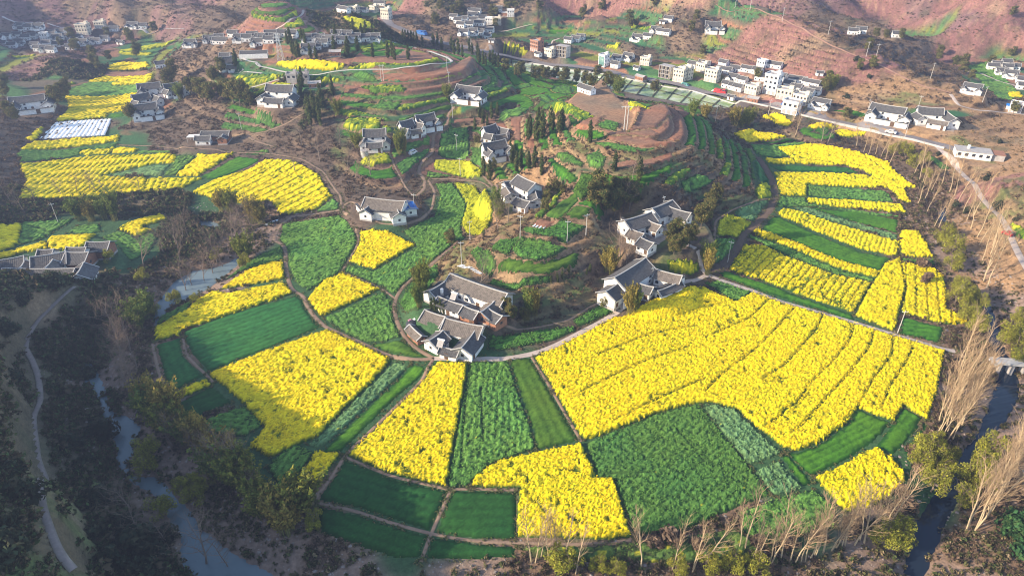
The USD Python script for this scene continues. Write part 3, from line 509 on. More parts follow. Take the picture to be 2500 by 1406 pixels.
# town and village buildings: kind, u, v, width px, turn
def zl(s, u0, v0): return [(k, u0 + float(a) / 2.976, v0 + float(b) / 2.976, float(w), float(r)) for k, a, b, w, r in (q.split(",") for q in s.split())]
TOWN = zl("""three,40,575,32,-41 gable,90,495,26,-41 court,165,500,28,-41 gable,315,485,22,-41 three,230,600,42,-41 ell,380,595,30,-41 gable,450,610,26,-41 long,320,535,34,-41 long,420,525,30,-41 gable,560,545,30,-41 long,500,535,34,-41 blue,590,505,32,-41 long,680,495,36,-41 gable,580,590,26,-41
two,525,680,40,-41 four,660,680,42,-41 two,760,720,46,-41 two,875,765,44,-41 gable,840,665,30,-41 long,850,605,46,-41 long,950,630,40,-41 gable,790,640,26,-41 ell,720,600,30,-41 gable,975,690,34,-41 gable,340,645,30,-41 gable,420,665,26,-41 shed,370,725,22,-41 brick,530,745,26,-41 blue,800,835,64,-36 court,1010,790,52,-41 shed,1010,555,22,-20 gable,930,700,30,-41 gable,390,655,24,-41 two,160,520,26,-41""", 1660, 0)
WORKS = zl("""brick3,1430,385,32,-41 two,1525,410,30,-41 frame,1620,415,36,-41 shed,1440,415,24,-41 glass,1915,480,28,-41 ell,2010,450,30,-41 court,2085,435,26,-41 gable,2000,495,26,-41 two,2220,475,30,-41 frame,2370,565,40,-41 three,2465,590,36,-41 brick,2185,590,32,-41 shed,2155,510,22,-41""", 830, 0)
MIDHILL = zl("""gable,1660,315,22,-20 ell,1710,310,24,-30 gable,1750,300,18,-30 court,2155,305,30,-25 gable,2235,285,26,-25 ell,2290,265,24,-30 long,2350,245,26,-30 gable,2385,165,22,-30 shed,2340,180,16,-30 long,1790,680,34,-50""", 830, 0)
HAMLET = zl("""gable,830,150,18,-15 ell,895,160,22,-10 court,965,140,24,-5 long,980,110,30,-10 gable,880,205,22,-15 gable,940,200,24,-10 long,1005,190,26,-5 blue,1085,190,26,-10 two,1140,190,18,-10 ell,900,255,26,-15 court,960,270,28,-20 gable,1020,260,22,-10 gable,1070,280,26,-15 shed,1100,315,16,-10 gable,1090,240,20,-10 gable,1150,92,20,-10 blue,1240,125,26,-5 gable,970,170,22,-5 brick,1205,120,22,-5 gable,1035,165,20,0 gable,860,175,16,-10""", 830, 0)
FARSTRIP = zl("""gable,60,90,16,-30 two,110,100,18,-30 long,170,105,24,-30 two,250,95,16,-30 long,290,45,26,-10 three,340,140,18,-30 ell,50,285,22,0 court,105,310,26,5 gable,185,305,22,0 court,245,310,26,0 gable,20,320,22,5 long,30,95,20,-30""", 830, 0)
BACKVILLAGE = zl("""court,1385,345,24,10 ell,1525,315,26,10 gable,1570,320,20,10 long,1610,315,26,5 court,1750,310,28,5 gable,1800,305,20,0 ell,1875,345,28,8 gable,1930,315,22,5 court,1975,290,24,0 gable,2005,300,20,0 long,2085,275,26,0 gable,2130,290,22,0 court,2255,315,28,5 ell,2320,310,24,0 gable,2385,325,24,0 court,2245,390,30,8 gable,2300,370,24,5 ell,2345,355,26,0 gable,2450,275,22,0 long,2400,310,26,0 brick,2440,410,30,10 longwall,1850,420,78,4 gable,1645,440,22,10 gable,1170,495,22,30 shed,1195,480,16,30 gable,1700,280,20,5 gable,1600,300,18,5 gable,1840,290,18,0 gable,1900,300,20,0 gable,1960,320,22,0""", 0, 0)
HAZYVILLAGE = zl("""ell,150,215,24,0 gable,215,225,22,5 court,280,215,24,5 gable,60,290,24,0 ell,130,280,24,0 gable,200,300,22,5 court,140,340,26,0 gable,30,340,22,0 gable,95,350,22,5 ell,240,290,24,0 blue,330,290,26,5 court,420,305,26,5 gable,450,260,24,0 ell,480,280,24,0 court,560,305,28,5 three,620,255,32,0 gable,660,315,24,5 ell,700,325,24,5 two,740,215,26,0 long,820,235,28,0 court,965,215,30,0 gable,1045,215,22,5 shed,880,325,20,0 gable,290,375,24,5 ell,340,380,24,5 gable,380,385,22,5 gable,265,355,20,0 gable,520,365,24,0 court,600,335,26,5 gable,770,305,22,0 gable,180,250,20,0 gable,390,270,20,0 ell,540,345,22,5 gable,10,300,20,0 gable,420,345,22,0 gable,350,340,20,0""", 0, 0)
SIDEVALLEY = zl("""gable,1250,255,22,-10 ell,1310,250,22,-10 gable,1565,275,20,-15 court,2110,680,46,-30 gable,2265,510,28,-20 ell,2330,550,30,-20 court,2395,570,34,-25 gable,2290,495,24,-20 gable,2360,480,24,-20 gable,2475,610,24,-20 gable,2480,650,22,-20 blue,2430,815,40,-30 gable,2420,510,26,-20 ell,2370,520,26,-20""", 1660, 0)
HILLTOP = zl("""concrete,2130,605,30,10 concrete,2215,605,26,10 brick,2290,640,36,10 blue,545,1040,1,0""", 0, 0)[:3]
LONE = [("barn", 512, 348, 118, 4), ("flat", 2382, 384, 104, -22)]
GROUPS = [(TOWN, "houses of the roadside town", "in the roadside town"), (WORKS, "buildings by the valley road", "left of the roadside town"), (MIDHILL, "houses on the middle hills", "on the middle hills"),
          (HAMLET, "houses of the hillside hamlet", "in the top centre hamlet"), (FARSTRIP, "far houses behind the upper hilltop", "behind the upper hilltop"), (BACKVILLAGE, "houses of the village below the striped hill", "below the striped hill"),
          (HAZYVILLAGE, "houses of the hazy village", "in the hazy village"), (SIDEVALLEY, "houses of the right side valley", "in the right side valley"), (HILLTOP, "concrete houses on the upper left hilltop", "on the upper left hilltop")]
RIVERFARM = (110, 652, 20, 1.2)
def level_pad(x, y, r, z=None, blend=3.0):
    i0, i1 = int((x - r - blend - GX0) / GS) - 1, int((x + r + blend - GX0) / GS) + 2
    j0, j1 = int((y - r - blend - GY0) / GS) - 1, int((y + r + blend - GY0) / GS) + 2
    if i0 < 1 or j0 < 1 or i1 >= len(gx) or j1 >= len(gy): return float(zground(x, y))
    sl = (slice(j0, j1), slice(i0, i1))
    d = np.hypot(XX[sl] - x, YY[sl] - y)
    z = float(np.median(Z[sl][d < r])) if z is None else z
    w = 1 - sm(r, r + blend, d)
    Z[sl] = Z[sl] * (1 - w) + z * w
    return z
BUILT = np.zeros(Z.shape, bool)
def mark(x, y, r):
    i0, i1 = max(int((x - r - GX0) / GS), 0), int((x + r - GX0) / GS) + 2; j0, j1 = max(int((y - r - GY0) / GS), 0), int((y + r - GY0) / GS) + 2
    sl = (slice(j0, j1), slice(i0, i1))
    if XX[sl].size: BUILT[sl] |= np.hypot(XX[sl] - x, YY[sl] - y) < r
FARM_Z = {}
for k, (u, v, r, z) in list(FARM_SITES.items()) + [("river", RIVERFARM)]:
    p = on_plane(u, v, z); FARM_Z[k] = level_pad(p[0], p[1], r, z, 4.0); mark(p[0], p[1], r + 1)
def site(u, v, wpx, blend=2.5, k=.5):
    p = cast(u, v, zground)[0]
    wm = wpx * np.linalg.norm(p - [0, 0, CAM_H]) / FPX
    z = level_pad(p[0], p[1], wm * k, None, blend); mark(p[0], p[1], wm * .55)
    return p[0], p[1], z, wm
SITE_C = [site(c[0], c[1], c[2]) for c in COMPOUNDS]
SITE_G = [[site(h[1], h[2], h[3], 2.0, .55) for h in g[0]] for g in GROUPS]
SITE_L = [site(h[1], h[2], h[3], 3.0, .45) for h in LONE]

PADDY_Z = 2.0
_s = np.linspace(0, 1, 19)
PADDY_UP = np.stack([np.interp(_s, np.linspace(0, 1, 5), on_plane([1222, 1340, 1480, 1640, 1800], [143, 156, 177, 208, 250], PADDY_Z)[:, k]) for k in range(3)], -1)
PADDY_LO = np.stack([np.interp(_s, np.linspace(0, 1, 5), on_plane([1228, 1330, 1450, 1610, 1760], [172, 188, 211, 243, 282], PADDY_Z)[:, k]) for k in range(3)], -1)
_pp = np.vstack([PADDY_UP, PADDY_LO[::-1]])
_m, _sl = gmask(np.array(shapely.Polygon(_pp[:, :2]).buffer(3).exterior.coords))
_w = sm(0, 3, ndimage.distance_transform_edt(_m) * GS)
Z[_sl] = Z[_sl] * (1 - _w) + (PADDY_Z - .1) * _w
TAKEN_EARLY = (_m, _sl)
_tp = cast([130, 277, 262, 80], [295, 288, 335, 348], zground)
_m, _sl = gmask(_tp)
TUNNEL_Z = float(np.median(Z[_sl][_m])) + .1
_w = sm(0, 2.5, ndimage.distance_transform_edt(_m) * GS)
Z[_sl] = Z[_sl] * (1 - _w) + (TUNNEL_Z - .1) * _w
# ------------------------------------------------------------------ materials
def attr_mat(name, rough=.9, grain=0.0, gscale=1.0, bump=0.0, bscale=3.0, translucent=0.0, spec=.2):
    nodes = {"a": ("attribute", {"attribute": "col"}), "p": ("principled_bsdf", {"roughness": rough, "specular_ior_level": spec})}
    links = []
    src = "a.color"
    if grain or bump:
        nodes["g"] = ("geometry", {})
    if grain:
        nodes["n"] = ("noise_texture", {"scale": gscale, "detail": 9.0, "roughness": .72})
        nodes["r"] = ("rgb_ramp", {"ramp": [(.25, (1 - grain,) * 3), (.5, (1, 1, 1)), (.75, (1 + grain,) * 3)]})
        nodes["m"] = ("mix", {"mix_type": "multiply", "fac": 1.0})
        links += [("g.position", "n.vector"), ("n.fac", "r.fac"), ("a.color", "m.color1"), ("r.color", "m.color2")]
        src = "m.color"
    if bump:
        nodes["bn"] = ("noise_texture", {"scale": bscale, "detail": 3.0})
        nodes["b"] = ("bump", {"strength": bump, "distance": .25})
        links += [("g.position", "bn.vector"), ("bn.fac", "b.height"), ("b.normal", "p.normal")]
    links.append((src, "p.base_color"))
    surf = "p.BSDF"
    if translucent:
        nodes["t"] = ("translucent_bsdf", {}); nodes["x"] = ("mix_closure", {"fac": translucent})
        links += [(src, "t.color"), ("p.BSDF", "x.closure1"), ("t.BSDF", "x.closure2")]
        surf = "x.closure"
    return usdkit.material(stage, "/World/Looks/" + name, nodes, links, surface=surf)
def plain(name, col, rough=.8, var=.25, scale=1.5, spec=.3, bump=0.0, bscale=8.0, metallic=0.0):
    c = np.array(col)
    nodes = {"tc": ("texture_coordinate", {}), "n": ("noise_texture", {"scale": scale, "detail": 5.0, "roughness": .65}), "oi": ("object_info", {}),
             "r": ("rgb_ramp", {"ramp": [(.3, tuple(c * (1 - var))), (.5, tuple(c)), (.72, tuple(np.minimum(c * (1 + var), .92)))]}),
             "p": ("principled_bsdf", {"roughness": rough, "specular_ior_level": spec, "metallic": metallic})}
    links = [("tc.object", "n.vector"), ("n.fac", "r.fac"), ("r.color", "p.base_color")]
    if bump:
        nodes["bn"] = ("noise_texture", {"scale": bscale, "detail": 3.0}); nodes["b"] = ("bump", {"strength": bump, "distance": .1})
        links += [("tc.object", "bn.vector"), ("bn.fac", "b.height"), ("b.normal", "p.normal")]
    return usdkit.material(stage, "/World/Looks/" + name, nodes, links, surface="p.BSDF")
M_GROUND = attr_mat("ground_earth", .95, .5, .9, .8, 1.6)
M_CROP = attr_mat("crop_leaves", .85, .3, 2.6, .3, 5.0)
M_PATH = attr_mat("path_dirt", .95, .2, 1.3, .2, 4)
def water_mat(nm, wcol): return usdkit.material(stage, "/World/Looks/" + nm, {
    "g": ("geometry", {}), "n": ("noise_texture", {"scale": .8, "detail": 4.0}), "b": ("bump", {"strength": .12, "distance": .08}),
    "p": ("principled_bsdf", {"base_color": wcol, "roughness": .07, "ior": 1.33, "specular_ior_level": .6})},
    [("g.position", "n.vector"), ("n.fac", "b.height"), ("b.normal", "p.normal")], surface="p.BSDF")

M_WATER, M_WATER_D = water_mat("sky_toned_water", (.15, .20, .22)), water_mat("deep_water", (.012, .02, .035))  # left river: sky reflection painted into a paler base colour
M_MUD = plain("bund_mud", (.085, .085, .05), .95, .3, 1.0)

# ------------------------------------------------------------------ terrain sheet
FRAMEY = lambda x, y: (y > 55) & (np.abs(x) < .95 * y + 25)
def axis(*segs):
    out = [segs[0][0]]
    for a, b, s in segs:
        n = max(int(round((b - a) / s)), 1)
        out += list(np.linspace(a, b, n + 1)[1:])
    return np.array(out)
ax = axis((-1900, -1000, 150), (-1000, -520, 30), (-520, -330, 5), (-330, -190, 2.2), (-190, -75, 1.3), (-75, 185, .75), (185, 270, 1.4), (270, 420, 2.4), (420, 520, 5), (520, 1000, 30), (1000, 1900, 150))
ay = axis((-600, -150, 90), (-150, 20, 17), (20, 60, 4), (60, 150, 1.2), (150, 330, .75), (330, 430, 1.3), (430, 600, 2.2), (600, 700, 4), (700, 1100, 25), (1100, 2000, 150))
tx, ty = np.meshgrid(ax, ay)
def far_relief(x, y):
    return np.minimum(zbase(x, y), 96) + (fb(x, y, 160, 4, 31) - .5) * 40 * sm(0, 300, np.maximum(np.abs(x) - 520, np.maximum(y - 700, 20 - y)))
inside = (tx > GX0) & (tx < GX1) & (ty > GY0) & (ty < GY1)
tz = np.where(inside, zgrid(tx, ty), far_relief(tx, ty))
# colour of the bare ground
cols = np.array([CLASS[k] for k in KEYS])
soft = np.stack([ndimage.gaussian_filter(cols[KL][..., k], 1.6) for k in range(3)], -1)
green_spots = sm(.56, .70, fb(XX, YY, 9, 4, 41)) * rough
_gn = (YY < 340) & (XX > -90) & (XX < 200)
gcol = np.where(_gn[..., None], np.array([.10, .145, .04]), np.array([.06, .075, .035])); gamt = np.where(_gn, .75, .55)[..., None] * np.where(_gn, sm(.47, .62, fb(XX, YY, 9, 4, 41)) * np.clip(rough * 1.5, 0, 1), green_spots)[..., None]
soft = soft * (1 - gamt) + gcol * gamt
dk = sm(.52, .66, fb(XX, YY, 5.5, 4, 43)) * ndimage.gaussian_filter(is_class("scrub", "violet", "red").astype(float), 3)
soft = soft * (1 - .5 * dk[..., None]) + np.array([.05, .042, .032]) * .5 * dk[..., None]
tan_spots = sm(.54, .68, fb(XX, YY, 13, 4, 47)) * rough
soft = soft * (1 - .5 * tan_spots[..., None]) + np.array([.36, .24, .15]) * .5 * tan_spots[..., None]
for w in FLAT_W.values():                                          # earth banks round the levelled terraces
    pgb = shapely.Polygon(w[:, :2]).buffer(0); m, sl = gmask(np.array(pgb.buffer(2.2).exterior.coords) if pgb.geom_type == "Polygon" else w)
    dd = shapely.distance(pgb, shapely.points(XX[sl], YY[sl])) + 1.2 * (fb(XX[sl], YY[sl], 3, 2, 44) - .5)
    k = ((1 - sm(1.0, 1.9, dd)) * .85 * m)[..., None]
    soft[sl] = soft[sl] * (1 - k) + np.array([.27, .175, .10]) * k
# dry grass on the terrace lips, dark weeds on their faces
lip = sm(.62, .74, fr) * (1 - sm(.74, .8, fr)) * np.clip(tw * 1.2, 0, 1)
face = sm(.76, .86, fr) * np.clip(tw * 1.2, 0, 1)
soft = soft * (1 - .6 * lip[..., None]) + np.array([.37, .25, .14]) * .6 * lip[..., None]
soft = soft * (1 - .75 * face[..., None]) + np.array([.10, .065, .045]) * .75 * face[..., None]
# strips of crops on the far terraces
cellid = LEVEL * 7 + np.floor(fb(XX, YY, 45, 1, 55) * 9).astype(int)
rnd = np.random.default_rng(5).random(997)[np.mod(cellid * 31 + 11, 997)]
gmk = ndimage.gaussian_filter(is_class("green", "soil").astype(float), 3) * (YY > 300) * (fr < .72)
strip = np.where(rnd < .38, 0, np.where(rnd < .6, 1, np.where(rnd < .75, 2, np.where(rnd < .9, 3, 4))))
scol = np.array([(.04, .12, .05), (.07, .16, .05), (.26, .125, .075), (.2, .21, .03), (.13, .10, .07)])[strip]
gw = np.clip(gmk * 1.3, 0, 1) * sm(-2, 4, Z)
soft = soft * (1 - gw[..., None]) + scol * gw[..., None]
soft *= (.78 + .44 * fb(XX, YY, 3.2, 3, 61))[..., None]
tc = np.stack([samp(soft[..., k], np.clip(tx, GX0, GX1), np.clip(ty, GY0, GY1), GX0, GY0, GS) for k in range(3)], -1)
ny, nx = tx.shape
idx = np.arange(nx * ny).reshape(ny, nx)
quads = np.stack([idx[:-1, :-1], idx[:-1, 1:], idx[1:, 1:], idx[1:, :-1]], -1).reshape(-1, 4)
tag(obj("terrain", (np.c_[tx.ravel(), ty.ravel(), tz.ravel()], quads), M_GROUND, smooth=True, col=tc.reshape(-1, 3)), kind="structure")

# ------------------------------------------------------------------ water
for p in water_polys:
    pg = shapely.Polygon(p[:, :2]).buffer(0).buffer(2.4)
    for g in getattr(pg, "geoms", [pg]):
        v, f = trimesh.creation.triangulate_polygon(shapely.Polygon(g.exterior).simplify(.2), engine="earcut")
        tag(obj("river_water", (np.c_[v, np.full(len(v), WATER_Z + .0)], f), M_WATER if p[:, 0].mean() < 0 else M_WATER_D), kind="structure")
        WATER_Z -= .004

# ------------------------------------------------------------------ paths as draped ribbons
for (nm, wd, cl, line, lab), q3 in zip(PATHS, path_lines):
    q, qz = q3[:, :2], q3[:, 2]
    t = np.gradient(q, axis=0); t /= np.linalg.norm(t, axis=1)[:, None] + 1e-9
    n = np.c_[-t[:, 1], t[:, 0]]
    offs = np.linspace(-.5, .5, 5)
    wob = wd * (1 + .18 * (fb(q[:, 0], q[:, 1], 5, 2, 70) - .5)) if cl in ("earth", "bank", "violet", "red") else np.full(len(q), wd)
    P = q[:, None, :] + n[:, None, :] * (offs[None, :, None] * wob[:, None, None])
    zz = np.maximum(zground(P[..., 0], P[..., 1]), qz[:, None] - .1) + (.34 if cl == 'violet' else .12)
    zz[:, [0, -1]] -= .08
    V = np.concatenate([P, zz[..., None]], -1).reshape(-1, 3)
    ii = np.arange(len(q) * 5).reshape(-1, 5)
    F = np.stack([ii[:-1, :-1], ii[:-1, 1:], ii[1:, 1:], ii[1:, :-1]], -1).reshape(-1, 4)
    c = np.array(PATHCOL[cl])[None] * (.8 + .4 * fb(V[:, 0], V[:, 1], 2.2, 3, 71))[:, None]
    if cl in ("earth", "violet"):
        c[np.tile([True, False, False, False, True], len(q))] *= np.array([.75, .8, .7])
    tag(obj(nm, (V, F[:, ::-1]), M_PATH, smooth=True, col=c), lab, kind="structure")

# ------------------------------------------------------------------ crops
rng = np.random.default_rng(11)
def crop_patch(name, X, Y, dist, kind, o, label, cat, group=None, c=.5, seed=0):
    """A standing crop over the ground: X, Y cell corners, dist = metres inside the edge (<= 0 outside)."""
    H, top, low, lump, depth = CROP[kind]
    top, low = np.array(top), np.array(low)
    tint = o.get("c")
    if tint in TINT: top = np.array(TINT[tint]); low = low * .5 + top * .25
    d = float(o.get("d", .8))
    near = 1.0 if c < .75 else .75
    n1 = fb(X, Y, lump, 2, seed); n2 = fb(X, Y, lump * 5, 3, seed + 3); n3 = fb(X, Y, 14, 3, seed + 5)
    r = rng.random(X.shape)
    e = dist + (n1 - .5) * .9 * (H > .3)
    edge = sm(0, .45 if H > .5 else .7, e)
    g = np.zeros_like(X)                                            # furrows between rows
    if o.get("rows"):
        a = [float(q) for q in o["rows"].split(",")]
        w = cast([a[0], a[2]], [a[1], a[3]], zground)
        t = w[1, :2] - w[0, :2]; t /= np.linalg.norm(t); nrm = np.array([-t[1], t[0]])
        s = (X - w[0, 0]) * nrm[0] + (Y - w[0, 1]) * nrm[1] + (fb(X, Y, 9, 2, 81) - .5) * .7
        ph = np.abs((s / a[4] + .5) % 1 - .5) * a[4]
        g = np.maximum(g, (1 - sm(.08, .30 + .2 * c, ph)) * (.85 if a[4] > 1.9 else .45))
    for line in (o.get("cut") or "").split("/"):
        if line:
            q = np.array([[float(k) for k in z.split(",")] for z in line.split(";")])
            L = shapely.LineString(cast(q[:, 0], q[:, 1], zground)[:, :2])
            dd = shapely.distance(L, shapely.points(X, Y)) + (n2 - .5) * .5
            g = np.maximum(g, (1 - sm(.12, .40 + .35 * c, dd)) * (.35 + .65 * sm(.3, .55, n3 * .5 + n2 * .5)))
    if kind in ("wheat", "soil", "bean", "veg") and not o.get("rows"):             # drill lines follow the field's long side
        P = np.c_[X[dist > 0], Y[dist > 0]]
        if len(P) > 4:
            _, _, vt = np.linalg.svd(P - P.mean(0), full_matrices=False)
            s = (X - P[0, 0]) * vt[1, 0] + (Y - P[0, 1]) * vt[1, 1] + (n3 - .5) * 3
            g = np.maximum(g, .4 * (.5 + .5 * np.cos(2 * math.pi * s / ({"soil": 1.3, "bean": 1.5, "veg": 1.2}.get(kind, 2.0)))))
    body = 1 - depth * sm(.62, .25, n1) * near
    h = H * (body * .9 + (.10 if kind != "bean" else .16) * (n2 - .5) + .26 * (r - .5) * (H > .3)) * (1 - .75 * g)
    gaps = sm(.63, .73, fb(X, Y, 1.6, 2, seed + 8) + .16 * (n3 - .5) - .10 * (d - .8)) if kind == "rape" else 0 * n1
    h = h * (1 - .6 * gaps)
    h = np.where(dist > -.3, h * edge, 0)
    hn = np.clip(h / H, 0, 1.2)
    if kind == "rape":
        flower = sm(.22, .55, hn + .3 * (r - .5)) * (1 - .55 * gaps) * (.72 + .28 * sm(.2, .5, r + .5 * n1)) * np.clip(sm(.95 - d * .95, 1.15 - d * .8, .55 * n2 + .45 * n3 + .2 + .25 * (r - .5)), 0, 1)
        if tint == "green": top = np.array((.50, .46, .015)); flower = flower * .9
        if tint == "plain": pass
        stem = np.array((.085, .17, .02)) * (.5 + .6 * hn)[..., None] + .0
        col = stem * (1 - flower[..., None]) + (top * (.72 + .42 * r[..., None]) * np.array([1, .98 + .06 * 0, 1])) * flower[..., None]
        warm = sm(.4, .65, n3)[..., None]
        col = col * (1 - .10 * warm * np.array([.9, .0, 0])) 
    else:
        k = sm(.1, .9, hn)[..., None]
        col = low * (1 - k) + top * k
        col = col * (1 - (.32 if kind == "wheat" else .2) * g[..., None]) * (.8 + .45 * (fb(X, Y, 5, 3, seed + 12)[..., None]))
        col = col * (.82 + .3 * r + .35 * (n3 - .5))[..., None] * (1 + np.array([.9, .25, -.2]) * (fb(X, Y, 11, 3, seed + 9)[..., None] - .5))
        if kind == "bean":
            sp = (r > .9965)[..., None] * sm(.5, .6, n2)[..., None]; col = col * (1 - sp) + np.array((.5, .42, .02)) * sp
        if kind == "weeds":
            sp = ((n1 > .62) & (n2 > .5))[..., None]; col = np.where(sp, np.array((.42, .38, .03)) * (.7 + .4 * r[..., None]), col)
    zt = zground(X, Y)
    zv = zt + np.where(dist > -.3, h + .06, -.25)
    jit = c * .32
    Xj, Yj = X + (rng.random(X.shape) - .5) * jit, Y + (rng.random(X.shape) - .5) * jit
    ny, nx = X.shape
    idx = np.arange(nx * ny).reshape(ny, nx)
    keep = (dist[:-1, :-1] > -.3) | (dist[:-1, 1:] > -.3) | (dist[1:, 1:] > -.3) | (dist[1:, :-1] > -.3)
    q = np.stack([idx[:-1, :-1], idx[:-1, 1:], idx[1:, 1:], idx[1:, :-1]], -1)[keep]
    if not len(q): return None
    us, inv = np.unique(q, return_inverse=True)
    V = np.stack([Xj, Yj, zv], -1).reshape(-1, 3)[us]
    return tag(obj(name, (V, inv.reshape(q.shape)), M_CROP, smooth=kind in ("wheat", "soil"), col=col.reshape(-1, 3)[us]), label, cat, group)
def sprays(parent, pg, kind, o, area):
    """Flower heads or leaves standing out of the crop, as one part."""
    per = {"rape": 5.0, "bean": 4.5, "veg": 4.5, "weeds": 4}.get(kind)
    if not per: return
    n = int(min(area * per, 60000)); x0, y0, x1, y1 = pg.bounds
    k = int(n * (x1 - x0) * (y1 - y0) / max(pg.area, 1))
    x, y = rng.uniform(x0, x1, k), rng.uniform(y0, y1, k)
    ok = shapely.contains_xy(pg, x, y) & ~shapely.contains_xy(PATH_AREA, x, y)
    x, y = x[ok], y[ok]; n = len(x)
    if n < 5: return
    H, top, low, lump, depth = CROP[kind]; top = np.array(TINT[o["c"]]) if o.get("c") in TINT else np.array(top)
    if o.get("c") == "green": top = np.array((.50, .46, .015))
    hh = fb(x, y, .75, 2, 77); d = float(o.get("d", .8))
    keep = rng.random(n) < (.25 + 1.5 * sm(.3, .62, hh + (d - .8) * .25))
    x, y = x[keep], y[keep]; n = len(x)
    z = zground(x, y) + H * (.62 + .5 * rng.random(n))
    P = np.c_[x, y, z]; s = (.13 + .12 * rng.random(n))[:, None] * (1.0 if kind != "veg" else 1.2)
    nn = rng.normal(size=(n, 3)) * .6 + [0, 0, 1]; nn /= np.linalg.norm(nn, axis=1)[:, None]
    t = np.cross(nn, rng.normal(size=(n, 3))); t /= np.linalg.norm(t, axis=1)[:, None]; b = np.cross(nn, t)
    V = np.stack([P - t * s, P + b * s * .8 - nn * s * .3, P + t * s, P - b * s * .8 - nn * s * .3], 1).reshape(-1, 3)
    i = np.arange(n)[:, None] * 4
    c = top[None] * (.7 + .55 * rng.random(n))[:, None]
    if kind == "rape": g = rng.random(n) < .18 + .25 * (.9 - d); c[g] = np.array((.16, .22, .025)) * (.7 + .5 * rng.random(g.sum()))[:, None]
    q = obj("flower_heads" if kind == "rape" else "leaves", (V, np.vstack([np.c_[i, i + 1, i + 2], np.c_[i, i + 2, i + 3]])), M_SPRAY, parent, col=np.repeat(c, 4, 0))
    tag(q, kind="stuff")
M_SPRAY = attr_mat("crop_sprays", .8, 0, 1, 0, 1, translucent=.25)
NAMES = {"rape": "rapeseed_plot", "bean": "bean_plot", "wheat": "wheat_plot", "veg": "vegetable_plot", "soil": "bare_plot", "weeds": "weedy_plot"}
TAKEN = np.zeros(Z.shape, bool)
TAKEN[TAKEN_EARLY[1]] |= TAKEN_EARLY[0]
for i, (kind, o, poly, lab) in enumerate(fields):
    w = FLAT_W.get(i)
    w = pw(poly, zground) if w is None else w
    pg = shapely.Polygon(w[:, :2]).buffer(0).buffer(.25 if kind == "rape" else .35 if o.get('f') else .1)
    dm = np.linalg.norm(np.r_[w[:, :2].mean(0), CAM_H])
    x0, y0, x1, y1 = pg.bounds
    dmin = math.hypot(max(y0, 60), CAM_H)
    c = float(np.clip(dm / 683 * (1.55 if kind in ("rape", "bean", "veg") else 2.0), .36, 1.6))
    X, Y = np.meshgrid(np.arange(x0 - 2 * c, x1 + 2.01 * c, c), np.arange(y0 - 2 * c, y1 + 2.01 * c, c))
    m = shapely.contains_xy(pg, X, Y) & ~shapely.contains_xy(PATH_AREA, X, Y)
    dist = ndimage.distance_transform_edt(np.pad(m, 1))[1:-1, 1:-1] * c - .5 * c - (.12 if kind == "rape" else .22)
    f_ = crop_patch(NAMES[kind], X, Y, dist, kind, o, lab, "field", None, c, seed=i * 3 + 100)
    if f_ is not None and dm < 260: sprays(f_, pg.buffer(-.3), kind, o, pg.area)
    gm, sl = gmask(np.array(pg.exterior.coords) if pg.geom_type == "Polygon" else w)
    TAKEN[sl] |= gm
# ------------------------------------------------------------------ hillside strips: the terraces between the banks, one field each
hillA = (XX > -40) & (XX < 175) & (YY > 165) & (YY < 330) & (Z > 3.2)
hillB = (XX > -150) & (XX < 60) & (YY > 235) & (YY < 420) & (Z > 3.5) & ~hillA
free = (hillA | hillB) & (fr < .70) & (tw > .5) & ~ndimage.binary_dilation(TAKEN, iterations=1) & ~BUILT & ~riv
dense = fb(XX, YY, 38, 2, 91)
uA = np.arctan2(YY - 245, XX - 60)
scrubby = is_class("scrub", "dark")
free &= ~shapely.contains_xy(PATH_AREA.buffer(.6), XX, YY)
free &= (np.where(scrubby, dense > .56, dense > .14)) & ~((XX < 8) & (YY < 215) & (YY > 160))
sect = np.floor((uA + math.pi) / (2 * math.pi) * 9 + (fb(XX, YY, 60, 1, 93) - .5) * 3).astype(int)
lab_in = LEVEL * 40 + sect
strips = []
for key in np.unique(lab_in[free]):
    comp, n = ndimage.label(free & (lab_in == key))
    for k, sl in enumerate(ndimage.find_objects(comp)):
        m = comp[sl] == k + 1
        if m.sum() * GS * GS > 32 and (ndimage.distance_transform_edt(m).max() * GS) > 1.1: strips.append((m.sum() * GS * GS, sl, m))
strips.sort(key=lambda s: -s[0])
strips = strips[:285]
rs = random.Random(4)
made = []
for a, sl, m in strips:
    sl2 = (slice(max(sl[0].start - 2, 0), sl[0].stop + 2), slice(max(sl[1].start - 2, 0), sl[1].stop + 2))
    mm = np.zeros(XX[sl2].shape, bool); oy, ox = sl[0].start - sl2[0].start, sl[1].start - sl2[1].start
    mm[oy:oy + m.shape[0], ox:ox + m.shape[1]] = m
    xc, yc = XX[sl2][mm].mean(), YY[sl2][mm].mean()
    top_soil = zground(xc, yc) > 19
    q = rs.random()
    if top_soil: kind, o = ("soil", {}) if q < .5 else ("veg", {}) if q < .7 else ("wheat", {"c": "olive"}) if q < .85 else ("rape", {"c": "green", "d": .35})
    else: kind, o = ("wheat", {}) if q < .26 else ("veg", {}) if q < .48 else ("bean", {"c": "deep"}) if q < .70 else ("wheat", {"c": "olive"}) if q < .8 else ("soil", {}) if q < .9 else ("rape", {"c": "green", "d": .3})
    made.append((yc, xc, sl2, mm, kind, o))
CR = {"soil": "bare brown", "veg": "bright green vegetable", "wheat": "dark green wheat", "bean": "bluish green bean", "rape": "yellow green rapeseed"}
made.sort(key=lambda t: t[0])
count = {}
